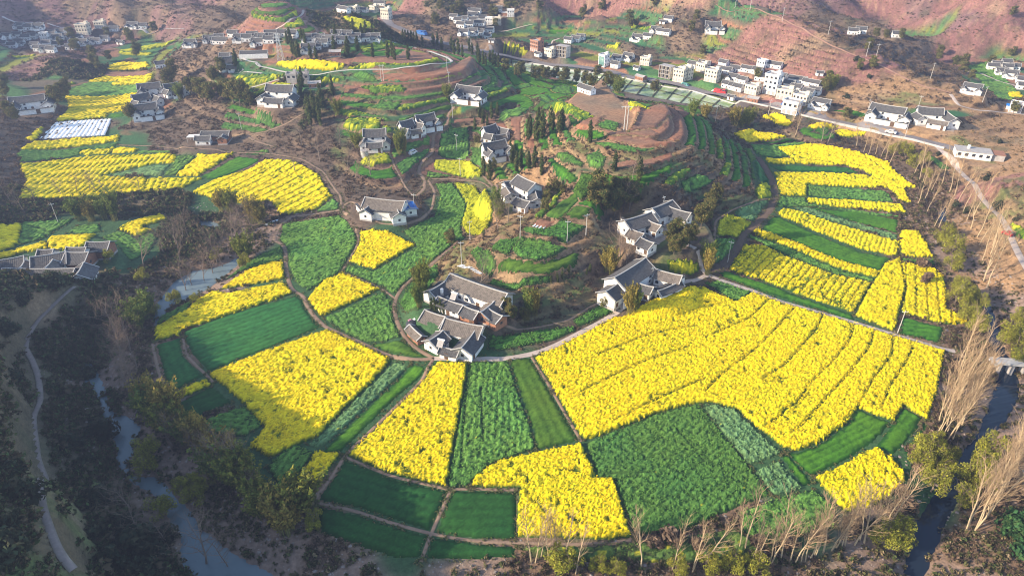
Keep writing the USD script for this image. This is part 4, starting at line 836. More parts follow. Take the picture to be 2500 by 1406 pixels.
for yc, xc, sl2, mm, kind, o in made:
    where = "right flank of the near hill" if xc > 75 else "front of the near hill" if hillA[sl2][mm].any() else "the upper hill"
    n = count.get((kind, where), 0); count[(kind, where)] = n + 1
    d = ndimage.distance_transform_edt(mm) * GS - .5 * GS
    X, Y = XX[sl2], YY[sl2]
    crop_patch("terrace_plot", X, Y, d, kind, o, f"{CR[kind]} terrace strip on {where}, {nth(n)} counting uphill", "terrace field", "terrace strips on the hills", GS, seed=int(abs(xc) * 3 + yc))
    TAKEN[sl2] |= mm

# ------------------------------------------------------------------ building materials
M_WHITE = plain("white_plaster", (.74, .725, .70), .85, .17, 1.1)
M_CREAM = plain("cream_plaster", (.62, .56, .45), .85, .12, .6)
M_BRICK = plain("red_brick", (.30, .145, .09), .9, .25, 1.2)
M_CONC = plain("grey_concrete", (.36, .34, .33), .9, .18, .7)
M_TILE = plain("grey_tile", (.085, .083, .085), .85, .45, 1.6, bump=.5, bscale=6)
M_TILE_W = plain("weathered_tile", (.15, .128, .11), .9, .4, 1.4, bump=.5, bscale=6)
M_RIDGE = plain("ridge_mortar", (.42, .41, .40), .85, .2, 2)
M_GLASS = plain("dark_window", (.035, .04, .05), .25, .3, 2, .5)
M_WOOD = plain("brown_timber", (.115, .07, .045), .8, .3, 2)
M_BLUE = plain("blue_sheet", (.03, .17, .52), .5, .15, 1.5)
M_RED = plain("red_paint", (.5, .03, .04), .5, .15, 2)
M_SHEET = plain("white_sheet_metal", (.70, .70, .69), .5, .1, 1)
M_YARD = plain("yard_paving", (.36, .29, .24), .9, .22, .8)
M_GREEN = plain("green_glazing", (.10, .22, .20), .2, .2, 1, .6)

def prism(poly, z0, z1):
    pg = shapely.Polygon(poly).buffer(0)
    m = trimesh.creation.extrude_polygon(pg, z1 - z0, engine="earcut"); m.apply_translation([0, 0, z0]); return m
def boxm(cx, cy, cz, sx, sy, sz, ang=0.0):
    m = trimesh.creation.box([sx, sy, sz]); m.apply_transform(trimesh.transformations.rotation_matrix(ang, [0, 0, 1])); m.apply_translation([cx, cy, cz]); return m
def cat(ms): return trimesh.util.concatenate(ms)
def gable(parent, a, b, w, z0, h, rise, wall=None, roof=None, over=.55, ribs=.6, wins=(2, 2), door=True, ends=True, lift=.25, ridge=True, rnd=None):
    """A long gabled range from a to b (ends of its centre line), w wide: walls, ribbed tile roof, ridge and verges, windows, door."""
    wall, roof = wall or M_WHITE, roof or M_TILE
    a, b = np.array(a, float), np.array(b, float)
    L = np.linalg.norm(b - a); ang = math.atan2(*(b - a)[::-1]); mid = (a + b) / 2
    R = trimesh.transformations.translation_matrix([mid[0], mid[1], z0]) @ trimesh.transformations.rotation_matrix(ang, [0, 0, 1])
    hl, hw = L / 2, w / 2
    prof = np.array([(-hw, -.3), (hw, -.3), (hw, h), (0, h + rise - .12), (-hw, h)])
    V = np.array([(x, y, z) for x in (-hl, hl) for y, z in prof])
    F = [(0, 1, 2, 3, 4), (9, 8, 7, 6, 5)] + [(i, i + 5, (i + 1) % 5 + 5, (i + 1) % 5) for i in range(5)]
    tri = []
    for f in F:
        for k in range(1, len(f) - 1): tri.append((f[0], f[k + 1], f[k]) if f[0] < 5 and len(f) == 5 and f[0] == 0 else (f[0], f[k], f[k + 1]))
    m = trimesh.Trimesh(V, tri, process=False); trimesh.repair.fix_normals(m); m.apply_transform(R)
    obj("wall", m, wall, parent)
    # plinth, slightly proud
    if h > 2.6:
        pl = boxm(0, 0, .15, L + .12, w + .12, .9); pl.apply_transform(R); obj("plinth", pl, M_CONC, parent)
    # roof: two ribbed slopes with a slight upward sweep to the ends
    n = max(int((L + 2 * over) / (ribs / 2)), 4) if ribs else 6
    xs = np.linspace(-hl - over, hl + over, n + 1)
    sl = rise / hw; ye = hw + over
    for s in (1, -1):
        rows = []
        for t in (0, .5, 1.0):
            y = s * ye * t; z = h + rise - sl * ye * t - .10 * math.sin(math.pi * t) + .08
            up = lift * (np.abs(xs) / (hl + over)) ** 3
            rib = (.05 if ribs else 0) * (np.arange(n + 1) % 2)
            rows.append(np.c_[xs, np.full(n + 1, y), z + up + rib])
        top = np.vstack(rows); bot = top - [0, 0, .16]
        V = np.vstack([top, bot]); k = n + 1; N = 3 * k
        q = []
        for r in range(2):
            for i in range(n):
                p = r * k + i
                q += [(p, p + 1, p + k + 1, p + k), (N + p, N + p + k, N + p + k + 1, N + p + 1)]
        for i in range(n): q.append((2 * k + i, 2 * k + i + 1, N + 2 * k + i + 1, N + 2 * k + i))
        for r in range(2):
            q += [(r * k, (r + 1) * k, N + (r + 1) * k, N + r * k), (r * k + n, N + r * k + n, N + (r + 1) * k + n, (r + 1) * k + n)]
        q = np.array(q); q = q if s < 0 else q[:, ::-1]
        V = trimesh.transformations.transform_points(V, R)
        obj("roof_slope", (V, q), roof, parent)
    if ridge:
        bits = []
        xr = np.linspace(-hl - over, hl + over, 9)
        for i in range(8):
            x0, x1 = xr[i], xr[i + 1]; u0, u1 = [lift * (abs(x) / (hl + over)) ** 3 for x in (x0, x1)]
            zz = h + rise + .12
            v = [(x0, -.13, zz + u0), (x1, -.13, zz + u1), (x1, .13, zz + u1), (x0, .13, zz + u0)]
            v += [(x, y, z + .22) for x, y, z in v]
            bits.append(trimesh.Trimesh(v, [(0, 2, 1), (0, 3, 2), (4, 5, 6), (4, 6, 7), (0, 1, 5), (0, 5, 4), (1, 2, 6), (1, 6, 5), (2, 3, 7), (2, 7, 6), (3, 0, 4), (3, 4, 7)], process=False))
        g = cat(bits); g.apply_transform(R); obj("ridge", g, M_RIDGE, parent)
        for e in (-1, 1):
            vb = []
            for s in (-1, 1):
                x = e * (hl + over - .1); z1 = h + rise + lift + .14; z2 = h + rise - sl * ye + lift + .12
                v = [(x - .13, 0, z1), (x + .13, 0, z1), (x + .13, s * ye, z2), (x - .13, s * ye, z2)]
                v += [(a_, b_, c_ + .13) for a_, b_, c_ in v]
                t = trimesh.Trimesh(v, [(0, 2, 1), (0, 3, 2), (4, 5, 6), (4, 6, 7), (0, 1, 5), (0, 5, 4), (1, 2, 6), (1, 6, 5), (2, 3, 7), (2, 7, 6), (3, 0, 4), (3, 4, 7)], process=False)
                trimesh.repair.fix_normals(t); vb.append(t)
            g = cat(vb); g.apply_transform(R); obj("verge", g, M_RIDGE, parent)
    for s, nw in zip((-1, 1), wins):
        for i in range(nw):
            x = -hl + L * (i + .5 + (.12 if i % 2 else -.1)) / nw
            isd = door and i == nw // 2
            ww, hh, zc = (1.1, 2.0, 1.0) if isd else (.95, .95, 1.7 if h < 4.4 else h - 1.2)
            if h > 4.4 and not isd:
                g = boxm(x, s * hw, 1.6, .95, .1, 1.0); g.apply_transform(R); obj("window", g, M_GLASS, parent)
            g = boxm(x, s * hw, zc, ww, .1, hh); g.apply_transform(R); obj("door" if isd else "window", g, M_WOOD if isd else M_GLASS, parent)
    if ends:
        for e in (-1, 1):
            g = boxm(e * hl, 0, h * .62, .1, .8, .8); g.apply_transform(R); obj("window", g, M_GLASS, parent)
def yard_wall(parent, line, z0, h, t=.45, mat=None, cap=True):
    for a, b in zip(line[:-1], line[1:]):
        a, b = np.array(a, float), np.array(b, float); L = np.linalg.norm(b - a); ang = math.atan2(*(b - a)[::-1]); c = (a + b) / 2
        obj("yard_wall", boxm(c[0], c[1], z0 + h / 2 - .2, L + t * .9, t, h + .4, ang), mat or M_WHITE, parent)
        if cap:
            obj("wall_coping", boxm(c[0], c[1], z0 + h + .1, L + .5, t + .55, .2, ang), M_TILE, parent)
def flat_house(parent, w, d, floors, fh=3.1, wall=None, bays=3, deck=None, stair=True, balcony=True):
    H = floors * fh
    obj("wall", boxm(0, 0, H / 2 - .2, w, d, H + .4), wall or M_WHITE, parent)
    obj("roof_deck", boxm(0, 0, H + .06, w + .5, d + .5, .12), deck or M_CONC, parent)
    for sx, sy, lx, ly in ((0, -1, w + .5, .2), (0, 1, w + .5, .2), (-1, 0, .2, d + .1), (1, 0, .2, d + .1)):
        obj("parapet", boxm(sx * (w / 2 + .15), sy * (d / 2 + .15), H + .5, lx, ly, .78), wall or M_WHITE, parent)
    if stair: obj("stair_tower", boxm(w * .28, d * .22, H + 1.3, w * .26, d * .35, 2.4), wall or M_WHITE, parent)
    for f in range(floors):
        for i in range(bays):
            x = -w / 2 + w * (i + .5) / bays
            for s in (-1, 1):
                obj("shutter" if (f == 0 and s < 0) else "window", boxm(x, s * d / 2, f * fh + (1.3 if f == 0 and s < 0 else 1.7), w / bays * (.66 if f == 0 and s < 0 else .5), .12, 2.3 if f == 0 and s < 0 else 1.4), (M_CONC if f == 0 and s < 0 else M_GLASS), parent)
        for s in (-1, 1):
            for j in (-.25, .25): obj("window", boxm(s * w / 2, j * d, f * fh + 1.7, .12, 1.2, 1.3), M_GLASS, parent)
        if f: obj("floor_band", boxm(0, -d / 2 - .03, f * fh, w + .12, .25, .28), M_CONC, parent)
def frame_house(parent, w, d, floors, bays=3, fh=3.2):
    for f in range(floors + 1): obj("floor_slab", boxm(0, 0, f * fh, w, d, .25), M_CONC, parent)
    for i in range(bays + 1):
        for j in range(3): obj("column", boxm(-w / 2 + .3 + (w - .6) * i / bays, -d / 2 + .3 + (d - .6) * j / 2, floors * fh / 2, .4, .4, floors * fh - .01), M_CONC, parent)
    for f in range(floors):
        obj("wall", boxm(0, d / 2 - .5, f * fh + fh / 2, w - .9, .2, fh - .3), M_CREAM, parent)
        for s in (-1, 1): obj("wall", boxm(s * (w / 2 - .35), 0.1, f * fh + fh / 2, .2, d - 1.3, fh - .3), M_BRICK if floors > 2 and s < 0 else M_CREAM, parent)
        for i in range(bays): obj("partition", boxm(-w / 2 + w * (i + .5) / bays, 0, f * fh + fh / 2, .2, d - 1.5, fh - .3), M_CREAM, parent)
def farmyard(parent, w, variant=0, rough=0.0):
    """A white courtyard farmhouse: main range at the back, lower wings, front wall with its gate, in the thing's own space (front towards -y)."""
    d = w * .72
    mw, ww = w * .30, w * .24
    obj("yard", boxm(0, 0, .03, w * .96, d * .96, .1), M_YARD, parent)
    if variant == 0:
        gable(parent, (-w * .36, d * .30), (w * .36, d * .30), mw, 0, 5.6, 2.0, wins=(4, 3), lift=.5)
        gable(parent, (-w * .38, d * .16), (-w * .38, -d * .34), ww, 0, 3.0, 1.4, wins=(1, 2), roof=M_TILE_W, ridge=True)
        gable(parent, (w * .38, d * .16), (w * .38, -d * .34), ww, 0, 3.0, 1.4, wins=(2, 1))
        gable(parent, (-w * .25, -d * .36), (w * .25, -d * .36), ww * .9, 0, 2.6, 1.2, wins=(2, 2), lift=.4)
    elif variant == 1:
        gable(parent, (-w * .46, d * .28), (w * .30, d * .28), mw, 0, 4.6, 1.9, wins=(4, 3), lift=.35)
        gable(parent, (-w * .36, d * .12), (-w * .36, -d * .40), ww, 0, 3.4, 1.5, wins=(2, 2))
        gable(parent, (w * .37, d * .34), (w * .37, -d * .22), ww, 0, 3.2, 1.4, wins=(2, 2), roof=M_TILE)
        yard_wall(parent, [(-w * .24, -d * .42), (w * .1, -d * .42)], 0, 2.4)
        yard_wall(parent, [(w * .22, -d * .42), (w * .47, -d * .40), (w * .47, -d * .24)], 0, 2.4)
    else:
        gable(parent, (-w * .40, d * .10), (w * .10, d * .30), mw * 1.05, 0, 4.4, 1.9, wins=(3, 3), lift=.35)
        gable(parent, (w * .2, d * .34), (w * .44, -d * .30), ww, 0, 3.6, 1.5, wins=(2, 2), lift=.3)
        gable(parent, (-w * .40, -d * .08), (-w * .22, -d * .44), ww * .9, 0, 3.0, 1.3, wins=(1, 2), roof=M_TILE)
        gable(parent, (-w * .1, -d * .40), (w * .30, -d * .42), ww * .7, 0, 2.5, 1.0, wins=(2, 1), roof=M_TILE_W)
    obj("gate", boxm(w * .16, -d * .42, 1.1, 1.6, .3, 2.2), M_WOOD, parent)

for c, (x, y, z, wm) in zip(COMPOUNDS, SITE_C):
    t = thing("courtyard_house", c[5], "farmhouse", (x, y, z), c[3], "courtyard farmhouses on the hills")
    farmyard(t, wm * .92, c[4])

# ------------------------------------------------------------------ the near farmhouses, range by range from their ridges
def near_farm(key, label, ranges, walls=(), yard=None):
    gz = FARM_Z[key]
    s = FARM_SITES.get(key) or RIVERFARM
    c = on_plane(s[0], s[1], gz)
    t = thing("farmhouse", label, "farmhouse", (c[0], c[1], gz))
    for u0, v0, u1, v1, w, h, rise, wall, roof, wins in ranges:
        h, rise = h * .9, rise * .95
        a, b = on_plane(u0, v0, gz + h + rise) - c, on_plane(u1, v1, gz + h + rise) - c
        gable(t, a[:2], b[:2], w, 0, h, rise, wall, roof, wins=wins, ribs=.5, lift=.3)
    for line, h, mat in walls:
        q = pts(line); p = on_plane(q[:, 0], q[:, 1], gz) - c
        yard_wall(t, p[:, :2], 0, h, mat=mat)
    if yard:
        q = pts(yard); p = on_plane(q[:, 0], q[:, 1], gz) - c
        obj("yard", prism(p[:, :2], -.1, .09), M_YARD, t)
    return t, c, gz
W, B, TI, TW = M_WHITE, M_BRICK, M_TILE, M_TILE_W
near_farm("front", "front farmhouse at the crossing of the lanes, grey roofs round two small courts",
    [(1090, 780, 1176, 799, 6.2, 3.6, 1.7, W, TW, (3, 2)), (1040, 760, 1084, 775, 5.6, 3.3, 1.5, B, TW, (2, 1)), (1079, 812, 1050, 832, 4.6, 2.6, 1.3, W, TI, (1, 1)),
     (1158, 812, 1128, 850, 5.2, 2.7, 1.4, W, TI, (1, 2)), (1078, 848, 1118, 858, 2.6, 2.0, .7, W, TI, (1, 0)), (1002, 797, 1028, 821, 2.4, 2.1, .7, B, TW, (1, 1))],
    [("1040,850 1085,868 1150,876", 2.0, W), ("1003,805 1035,838", 1.8, B)], "1000,800 1045,782 1080,800 1160,815 1175,850 1140,874 1085,866 1040,845")
near_farm("upper", "long farmhouse above the front one, white court wall and brick right end",
    [(1102, 672, 1236, 719, 6.3, 4.3, 1.8, W, TW, (6, 3)), (1086, 690, 1050, 712, 5.4, 3.2, 1.5, W, TI, (2, 2)), (1072, 727, 1128, 747, 3.6, 2.6, 1.0, W, TI, (3, 2)),
     (1134, 750, 1166, 762, 4.0, 2.7, 1.1, B, TI, (2, 1)), (1204, 741, 1176, 763, 4.6, 2.9, 1.3, B, TW, (1, 1)), (1196, 758, 1224, 773, 4.4, 2.6, 1.1, B, TI, (1, 1))],
    [("1045,727 1066,742", 2.2, W)], "1060,735 1095,705 1215,748 1200,785 1130,772")
near_farm("walled", "white walled farmhouse with a long dark main roof beside the lane on the right",
    [(1574, 634, 1502, 679, 7.4, 5.0, 2.2, W, TI, (3, 3)), (1517, 688, 1481, 713, 5.8, 3.8, 1.6, W, TI, (2, 2)), (1552, 691, 1592, 703, 3.8, 3.0, 1.1, W, TI, (2, 2)), (1604, 660, 1662, 675, 4.2, 3.4, 1.3, W, TW, (3, 2)), (1660, 690, 1608, 712, 2.4, 2.3, .7, W, TI, (1, 1))],
    [("1523,751 1548,742 1582,724", 2.0, W), ("1598,722 1640,706 1668,690", 2.2, W)], "1525,745 1505,715 1560,670 1600,672 1660,685 1600,718")
near_farm("terrace", "farmhouse of stepped dark roofs below the big tree clump",
    [(1640, 492, 1594, 511, 6.4, 4.4, 1.8, W, TI, (3, 2)), (1588, 521, 1526, 540, 6.4, 4.2, 1.8, W, TI, (3, 3)), (1636, 508, 1684, 522, 5.0, 3.6, 1.4, W, TI, (3, 2)), (1586, 542, 1612, 552, 4.0, 3.2, 1.2, W, TW, (2, 2)), (1540, 561, 1570, 572, 4.2, 2.8, 1.2, W, TW, (2, 1)), (1566, 583, 1594, 595, 4.4, 2.9, 1.2, W, TI, (2, 2))],
    [("1516,552 1538,574 1582,612", 3.0, W)], "1520,552 1560,545 1640,540 1625,585 1585,610 1545,580")
near_farm("shed", "white farmhouse with blue sheds on a round bank beside the bean fields",
    [(894, 484, 986, 494, 6.8, 4.6, 1.9, W, TW, (4, 3)), (905, 500, 890, 513, 4.6, 3.2, 1.4, W, TI, (1, 1)), (966, 505, 974, 522, 4.6, 3.2, 1.4, W, TI, (1, 1)), (992, 494, 1002, 510, 4.4, 3.0, .5, W, M_BLUE, (0, 2))],
    [("886,528 900,536 972,540", 3.2, W), ("872,512 886,528", 2.2, W)], "885,525 905,505 985,510 975,537")
near_farm("court", "white courtyard farmhouse on the left flank of the near hill",
    [(1266, 430, 1306, 449, 6.4, 5.2, 2.0, W, TI, (3, 2)), (1232, 446, 1262, 440, 5.0, 3.4, 1.4, W, TI, (2, 2)), (1304, 458, 1312, 486, 4.8, 3.2, 1.4, W, TI, (1, 2)), (1262, 484, 1292, 494, 4.6, 3.0, 1.3, W, TI, (2, 2)), (1236, 460, 1246, 474, 4.0, 2.8, 1.0, W, TW, (1, 1))],
    [("1228,470 1250,494 1296,510", 2.4, W)], "1235,470 1260,455 1305,470 1310,500 1255,490")
near_farm("river", "river farm of long grey roofs and a white gable behind the dark slope at left",
    [(-20, 640, 55, 628, 8, 3.6, 2.0, W, TI, (3, 2)), (78, 630, 158, 617, 8, 3.6, 2.0, W, TI, (3, 2)), (164, 618, 214, 618, 7, 3.6, 1.8, B, TI, (2, 2)), (215, 593, 266, 592, 6, 3.6, 1.6, B, TI, (2, 1)), (166, 606, 208, 606, 6, 3.6, 2.0, W, TI, (2, 1)), (96, 612, 128, 611, 6, 3.6, 1.8, W, TI, (1, 1)),
     (10, 658, 180, 658, 6.5, 3.6, 1.8, W, TI, (3, 3)), (204, 645, 188, 672, 6.5, 3.8, 2.0, W, TI, (1, 2)), (60, 640, 50, 655, 5, 3.2, 1.5, W, TW, (1, 1)), (128, 638, 112, 655, 5, 3.2, 1.5, W, TW, (1, 1))])

# ------------------------------------------------------------------ village buildings: one of each kind, then copies
KIND_LABEL = {"gable": "small white gabled house", "ell": "white L shaped house", "court": "white courtyard house", "long": "long low house with a grey roof", "two": "two storey flat roofed cream house", "three": "three storey flat roofed house",
    "four": "tall white flat roofed house", "blue": "white house with a blue tin roof", "shed": "small white shed", "brick": "low red brick building", "brick3": "unfinished three storey brick building", "frame": "unfinished concrete frame building", "glass": "narrow house with green glazing", "concrete": "grey concrete house", "longwall": "long dark house behind white wall",
    "barn": "brick and white barn with a lean-to below the scrub slope", "flat": "low white flat roofed building below the road at right"}
BASEW = {"gable": 10, "ell": 12, "court": 13, "long": 16, "two": 11, "three": 12, "four": 10, "blue": 12, "shed": 7, "brick": 10, "brick3": 13, "frame": 14, "glass": 9, "concrete": 9, "longwall": 24, "barn": 24, "flat": 20}
def village_house(t, kind):
    if kind == "gable": gable(t, (-4.4, 0), (4.4, 0), 6.0, 0, 3.9, 1.7, ribs=0, wins=(3, 2), lift=.2)
    elif kind == "ell": gable(t, (-5, 1.5), (5, 1.5), 5.6, 0, 4.2, 1.7, ribs=0, wins=(3, 2)); gable(t, (-3.4, -1.4), (-3.4, -5), 4.4, 0, 3.0, 1.3, ribs=0, wins=(1, 1), door=False)
    elif kind == "court":
        gable(t, (-5.6, 3), (5.6, 3), 5.2, 0, 4.4, 1.7, ribs=0, wins=(3, 2)); gable(t, (-4.6, .2), (-4.6, -4.6), 3.8, 0, 3.0, 1.2, ribs=0, wins=(1, 1), door=False); gable(t, (4.6, .2), (4.6, -4.6), 3.8, 0, 3.0, 1.2, ribs=0, wins=(1, 1), door=False)
        yard_wall(t, [(-2.6, -4.8), (2.6, -4.8)], 0, 2.2)
    elif kind == "long": gable(t, (-7.4, 0), (7.4, 0), 5.6, 0, 3.6, 1.6, ribs=0, wins=(5, 3), lift=.2)
    elif kind == "longwall": gable(t, (-11, 1), (11, 1), 5.6, 0, 3.2, 1.5, ribs=0, wins=(5, 3), lift=.2); yard_wall(t, [(-11.5, -4), (11.5, -4)], 0, 3.2, cap=False)
    elif kind == "two": flat_house(t, 10, 7.5, 2, wall=M_CREAM, bays=4)
    elif kind == "three": flat_house(t, 10.5, 8, 3, bays=4, wall=M_CREAM)
    elif kind == "four": flat_house(t, 9, 8, 4, bays=3, wall=M_WHITE)
    elif kind == "blue": flat_house(t, 8, 6, 2, bays=3, stair=False); gable(t, (-6, 4.6), (2, 4.6), 4.6, 0, 2.8, .8, wall=M_WHITE, roof=M_BLUE, ribs=0, wins=(0, 2), ridge=False)
    elif kind == "shed": gable(t, (-2.8, 0), (2.8, 0), 4, 0, 2.5, .9, ribs=0, wins=(1, 1))
    elif kind == "brick": gable(t, (-4.6, 0), (4.6, 0), 6, 0, 3.4, 1.0, wall=M_BRICK, roof=M_CONC, ribs=0, wins=(3, 1), ridge=False)
    elif kind == "brick3": flat_house(t, 12, 9, 3, wall=M_BRICK, bays=4); 
    elif kind == "frame": frame_house(t, 13, 9, 3)
    elif kind == "glass": flat_house(t, 7, 8, 3, wall=M_WHITE, bays=2); obj("glazed_front", boxm(0, -4.15, 4.6, 5.6, .2, 7.6), M_GREEN, t)
    elif kind == "concrete": flat_house(t, 8, 7, 2, wall=M_CONC, bays=2)
    elif kind == "barn":
        gable(t, (-4, 2.5), (11, 2.5), 6.5, 0, 3.8, 1.6, wall=M_BRICK, ribs=0, wins=(3, 2)); gable(t, (-6, -2.5), (2, -2.5), 5, 0, 3.2, 1.4, ribs=0, wins=(2, 1)); gable(t, (8.5, -1.2), (8.5, -4.5), 5, 0, 3.2, 1.3, wall=M_BRICK, ribs=0, wins=(1, 1))
        obj("sheet_roof", boxm(-8.2, 2.5, 3.2, 8, 5, .12), M_SHEET, t)
        for sx in (-12, -4.6):
            for sy in (.2, 4.8): obj("post", boxm(sx + .0, sy, 1.5, .2, .2, 3.25), M_CONC, t)
    elif kind == "flat":
        obj("wall", boxm(-2, 0, 1.6, 15, 8, 3.6), M_WHITE, t); obj("roof_deck", boxm(-2, 0, 3.5, 15.6, 8.6, .2), M_CONC, t)
        obj("wall", boxm(8.4, .6, 1.4, 5.6, 6.5, 3.2), M_CONC, t); obj("roof_deck", boxm(8.4, .6, 3.1, 6, 7, .2), M_BRICK, t)
        for i in range(5): obj("window", boxm(-8 + i * 3, -4.02, 2.0, 1.4, .12, 1.4), M_GLASS, t)
        obj("water_tank", trimesh.creation.cylinder(.7, 1.6, sections=12, transform=trimesh.transformations.translation_matrix([-4, 1, 4.4])), M_SHEET, t)
PROTO = {}
def place_house(kind, x, y, z, wm, r, label, group, cat="house"):
    s = float(np.clip(.79 * wm / BASEW[kind], .6, 1.6))
    if kind not in PROTO:
        k = stage.CreateClassPrim("/kit_" + kind); PROTO[kind] = k
        k.SetTypeName("Xform"); village_house(k, kind)
    hs = min(max(s, .7), 1.0)
    return copy_of(PROTO[kind], "house" if kind not in ("shed", "barn") else kind, label, cat, (x, y, z), r, group, (s, s, hs))
for (lst, grp, where), sites in zip(GROUPS, SITE_G):
    order = sorted(range(len(lst)), key=lambda i: lst[i][1])
    seen = {}
    tot = {}
    for i in order: tot[lst[i][0]] = tot.get(lst[i][0], 0) + 1
    for i in order:
        kind = lst[i][0]; x, y, z, wm = sites[i]
        n = seen.get(kind, 0); seen[kind] = n + 1
        lb = f"{KIND_LABEL[kind]} {where}" + (f", {nth(n)} from the left" if tot[kind] > 1 else "")
        jr = (hash((kind, i)) if False else ((i * 37) % 11 - 5)) * 1.6
        place_house(kind, x, y, z, wm, lst[i][4] + jr, lb, grp)
for (kind, u, v, w, r), (x, y, z, wm) in zip(LONE, SITE_L):
    place_house(kind, x, y, z, wm, r, KIND_LABEL[kind], None, "barn" if kind == "barn" else "building")
# ------------------------------------------------------------------ plants: a few kits of each kind, then one copy per plant
M_LEAF = attr_mat("tree_leaves", .8, 0, 1, 0, 1, translucent=.25)
M_BARK = attr_mat("tree_bark", .9)
R = np.random.default_rng(23)
def leaves(centres, radii, n, size, col, var=.25, squash=.8, up=.0, hang=0.0):
    """n leaf sprays spread through blobs: small bent quads, with the colour of each blob a little apart."""
    centres, radii = np.asarray(centres, float), np.asarray(radii, float)
    w = radii ** 2; k = R.choice(len(centres), n, p=w / w.sum())
    d = R.normal(size=(n, 3)); d /= np.linalg.norm(d, axis=1)[:, None]
    r = radii[k] * (.45 + .55 * R.random(n) ** .5)
    p = centres[k] + d * r[:, None] * [1, 1, squash]
    nrm = d + R.normal(size=(n, 3)) * .55 + [0, 0, up]; nrm /= np.linalg.norm(nrm, axis=1)[:, None]
    t = np.cross(nrm, R.normal(size=(n, 3))); t /= np.linalg.norm(t, axis=1)[:, None]; b = np.cross(nrm, t)
    if hang: t = t * (1 - hang) + np.array([0, 0, -1]) * hang; t /= np.linalg.norm(t, axis=1)[:, None]
    s = size * (.6 + .8 * R.random(n))[:, None]
    V = np.stack([p - t * s - b * s * .5, p + t * s * .1 - b * s * .62 + nrm * s * .15, p + t * s, p + b * s * .6], 1).reshape(-1, 3)
    i = np.arange(n)[:, None] * 4
    F = np.vstack([np.c_[i, i + 1, i + 2], np.c_[i, i + 2, i + 3]])
    tone = (1 + var * (R.random(len(centres)) * 2 - 1))[k] * (1 + var * .8 * (R.random(n) * 2 - 1))
    if np.ndim(col) == 1: c = np.array(col)[None] * tone[:, None]
    else: c = np.array(col)[R.integers(0, len(col), n)] * tone[:, None]
    return V, F, np.repeat(c, 4, 0)
def tubes(segs, sides=3):
    """segs: (p0, p1, r0, r1) -> one mesh of thin tapered tubes."""
    P0 = np.array([s[0] for s in segs], float); P1 = np.array([s[1] for s in segs], float); r0 = np.array([s[2] for s in segs]); r1 = np.array([s[3] for s in segs])
    d = P1 - P0; d /= np.linalg.norm(d, axis=1)[:, None] + 1e-9
    a = np.cross(d, [.3, .5, .81]); a /= np.linalg.norm(a, axis=1)[:, None] + 1e-9; b = np.cross(d, a)
    an = np.arange(sides) * 2 * math.pi / sides
    ring = a[:, None] * np.cos(an)[None, :, None] + b[:, None] * np.sin(an)[None, :, None]
    V = np.concatenate([P0[:, None] + ring * r0[:, None, None], P1[:, None] + ring * r1[:, None, None]], 1)
    n = len(segs); base = np.arange(n)[:, None] * 2 * sides
    F = []
    for i in range(sides):
        j = (i + 1) % sides
        F += [np.c_[base + i, base + j, base + sides + j], np.c_[base + i, base + sides + j, base + sides + i]]
    return V.reshape(-1, 3), np.vstack(F)
def branching(h, spread, levels, first=.25, r0=.16, kids=(7, 5, 4), tilt=.6, lean=.15, gnarl=.12):
    """A bare tree: (trunk segments, twig segments)."""
    trunk, twig = [], []
    def grow(p, d, L, r, lev):
        n = 4 if lev == 0 else 3
        q = p
        pts_ = [p]
        for i in range(n):
            d = d + R.normal(size=3) * gnarl * (.5 if lev == 0 else 1) + [0, 0, .06 if lev else .1]; d /= np.linalg.norm(d)
            q2 = q + d * L / n
            (trunk if lev == 0 else twig).append((q, q2, max(r * (1 - .78 * i / n), .012), max(r * (1 - .8 * (i + 1) / n), .007)))
            q = q2; pts_.append(q)
        if lev < levels:
            for k in range(kids[lev]):
                t = first + (1 - first) * (k + R.random()) / kids[lev] if lev == 0 else .2 + .8 * R.random()
                i = min(int(t * n), n - 1); o = pts_[i] + (pts_[i + 1] - pts_[i]) * (t * n - i)
                az = R.random() * 2 * math.pi
                side = np.array([math.cos(az), math.sin(az), 0]) * tilt * (1.1 - .4 * t) + d * .75 + [0, 0, .15]
                side /= np.linalg.norm(side)
                grow(o, side, L * (spread * (1.15 - .6 * t) if lev == 0 else .55 + .2 * R.random()), r * .42, lev + 1)
    grow(np.zeros(3), np.array([R.normal() * lean * .5, R.normal() * lean * .5, 1.0]), h, r0, 0)
    return trunk, twig
KITS = {}
def kit(kind, parts):
    n = len(KITS.setdefault(kind, []))
    k = stage.CreateClassPrim(f"/plant_{kind}_{n}"); k.SetTypeName("Xform")
    for name, V, F, mat, col in parts:
        obj(name, (V, F), mat, k, col=np.broadcast_to(col, (len(V), 3)) if np.ndim(col) == 1 else col)
    KITS[kind].append(k)
def trunk_part(h, r, lean=0.0, col=(.13, .10, .075), forks=0, spread=1.0):
    segs, p = [], np.zeros(3)
    for i in range(5):
        q = np.array([lean * h * ((i + 1) / 5) ** 2 + R.normal() * .05, R.normal() * .05, h * (i + 1) / 5]); segs.append((p, q, r * (1 - .15 * i), r * (1 - .15 * (i + 1)))); p = q
    for k in range(forks):
        a = R.random() * 6.28; s = segs[R.integers(2, 5)][0]
        segs.append((s, s + np.array([math.cos(a) * spread, math.sin(a) * spread, spread * .9]), r * .45, r * .15))
    V, F = tubes(segs, 5)
    return ("trunk", V, F, M_BARK, col)
# bare poplar, 10 m: pale upright stems with fine upswept twigs
for s in range(4):
    tr, tw_ = branching(10, .30, 2, first=.30, r0=.11, kids=(17, 4, 0), tilt=.5, lean=.2)
    V, F = tubes(tr, 5); V2, F2 = tubes(tw_, 3)
    kit("poplar", [("trunk", V, F, M_BARK, (.45, .35, .22)), ("twigs", V2 * 1.0, F2, M_BARK, (.34, .24, .145))])
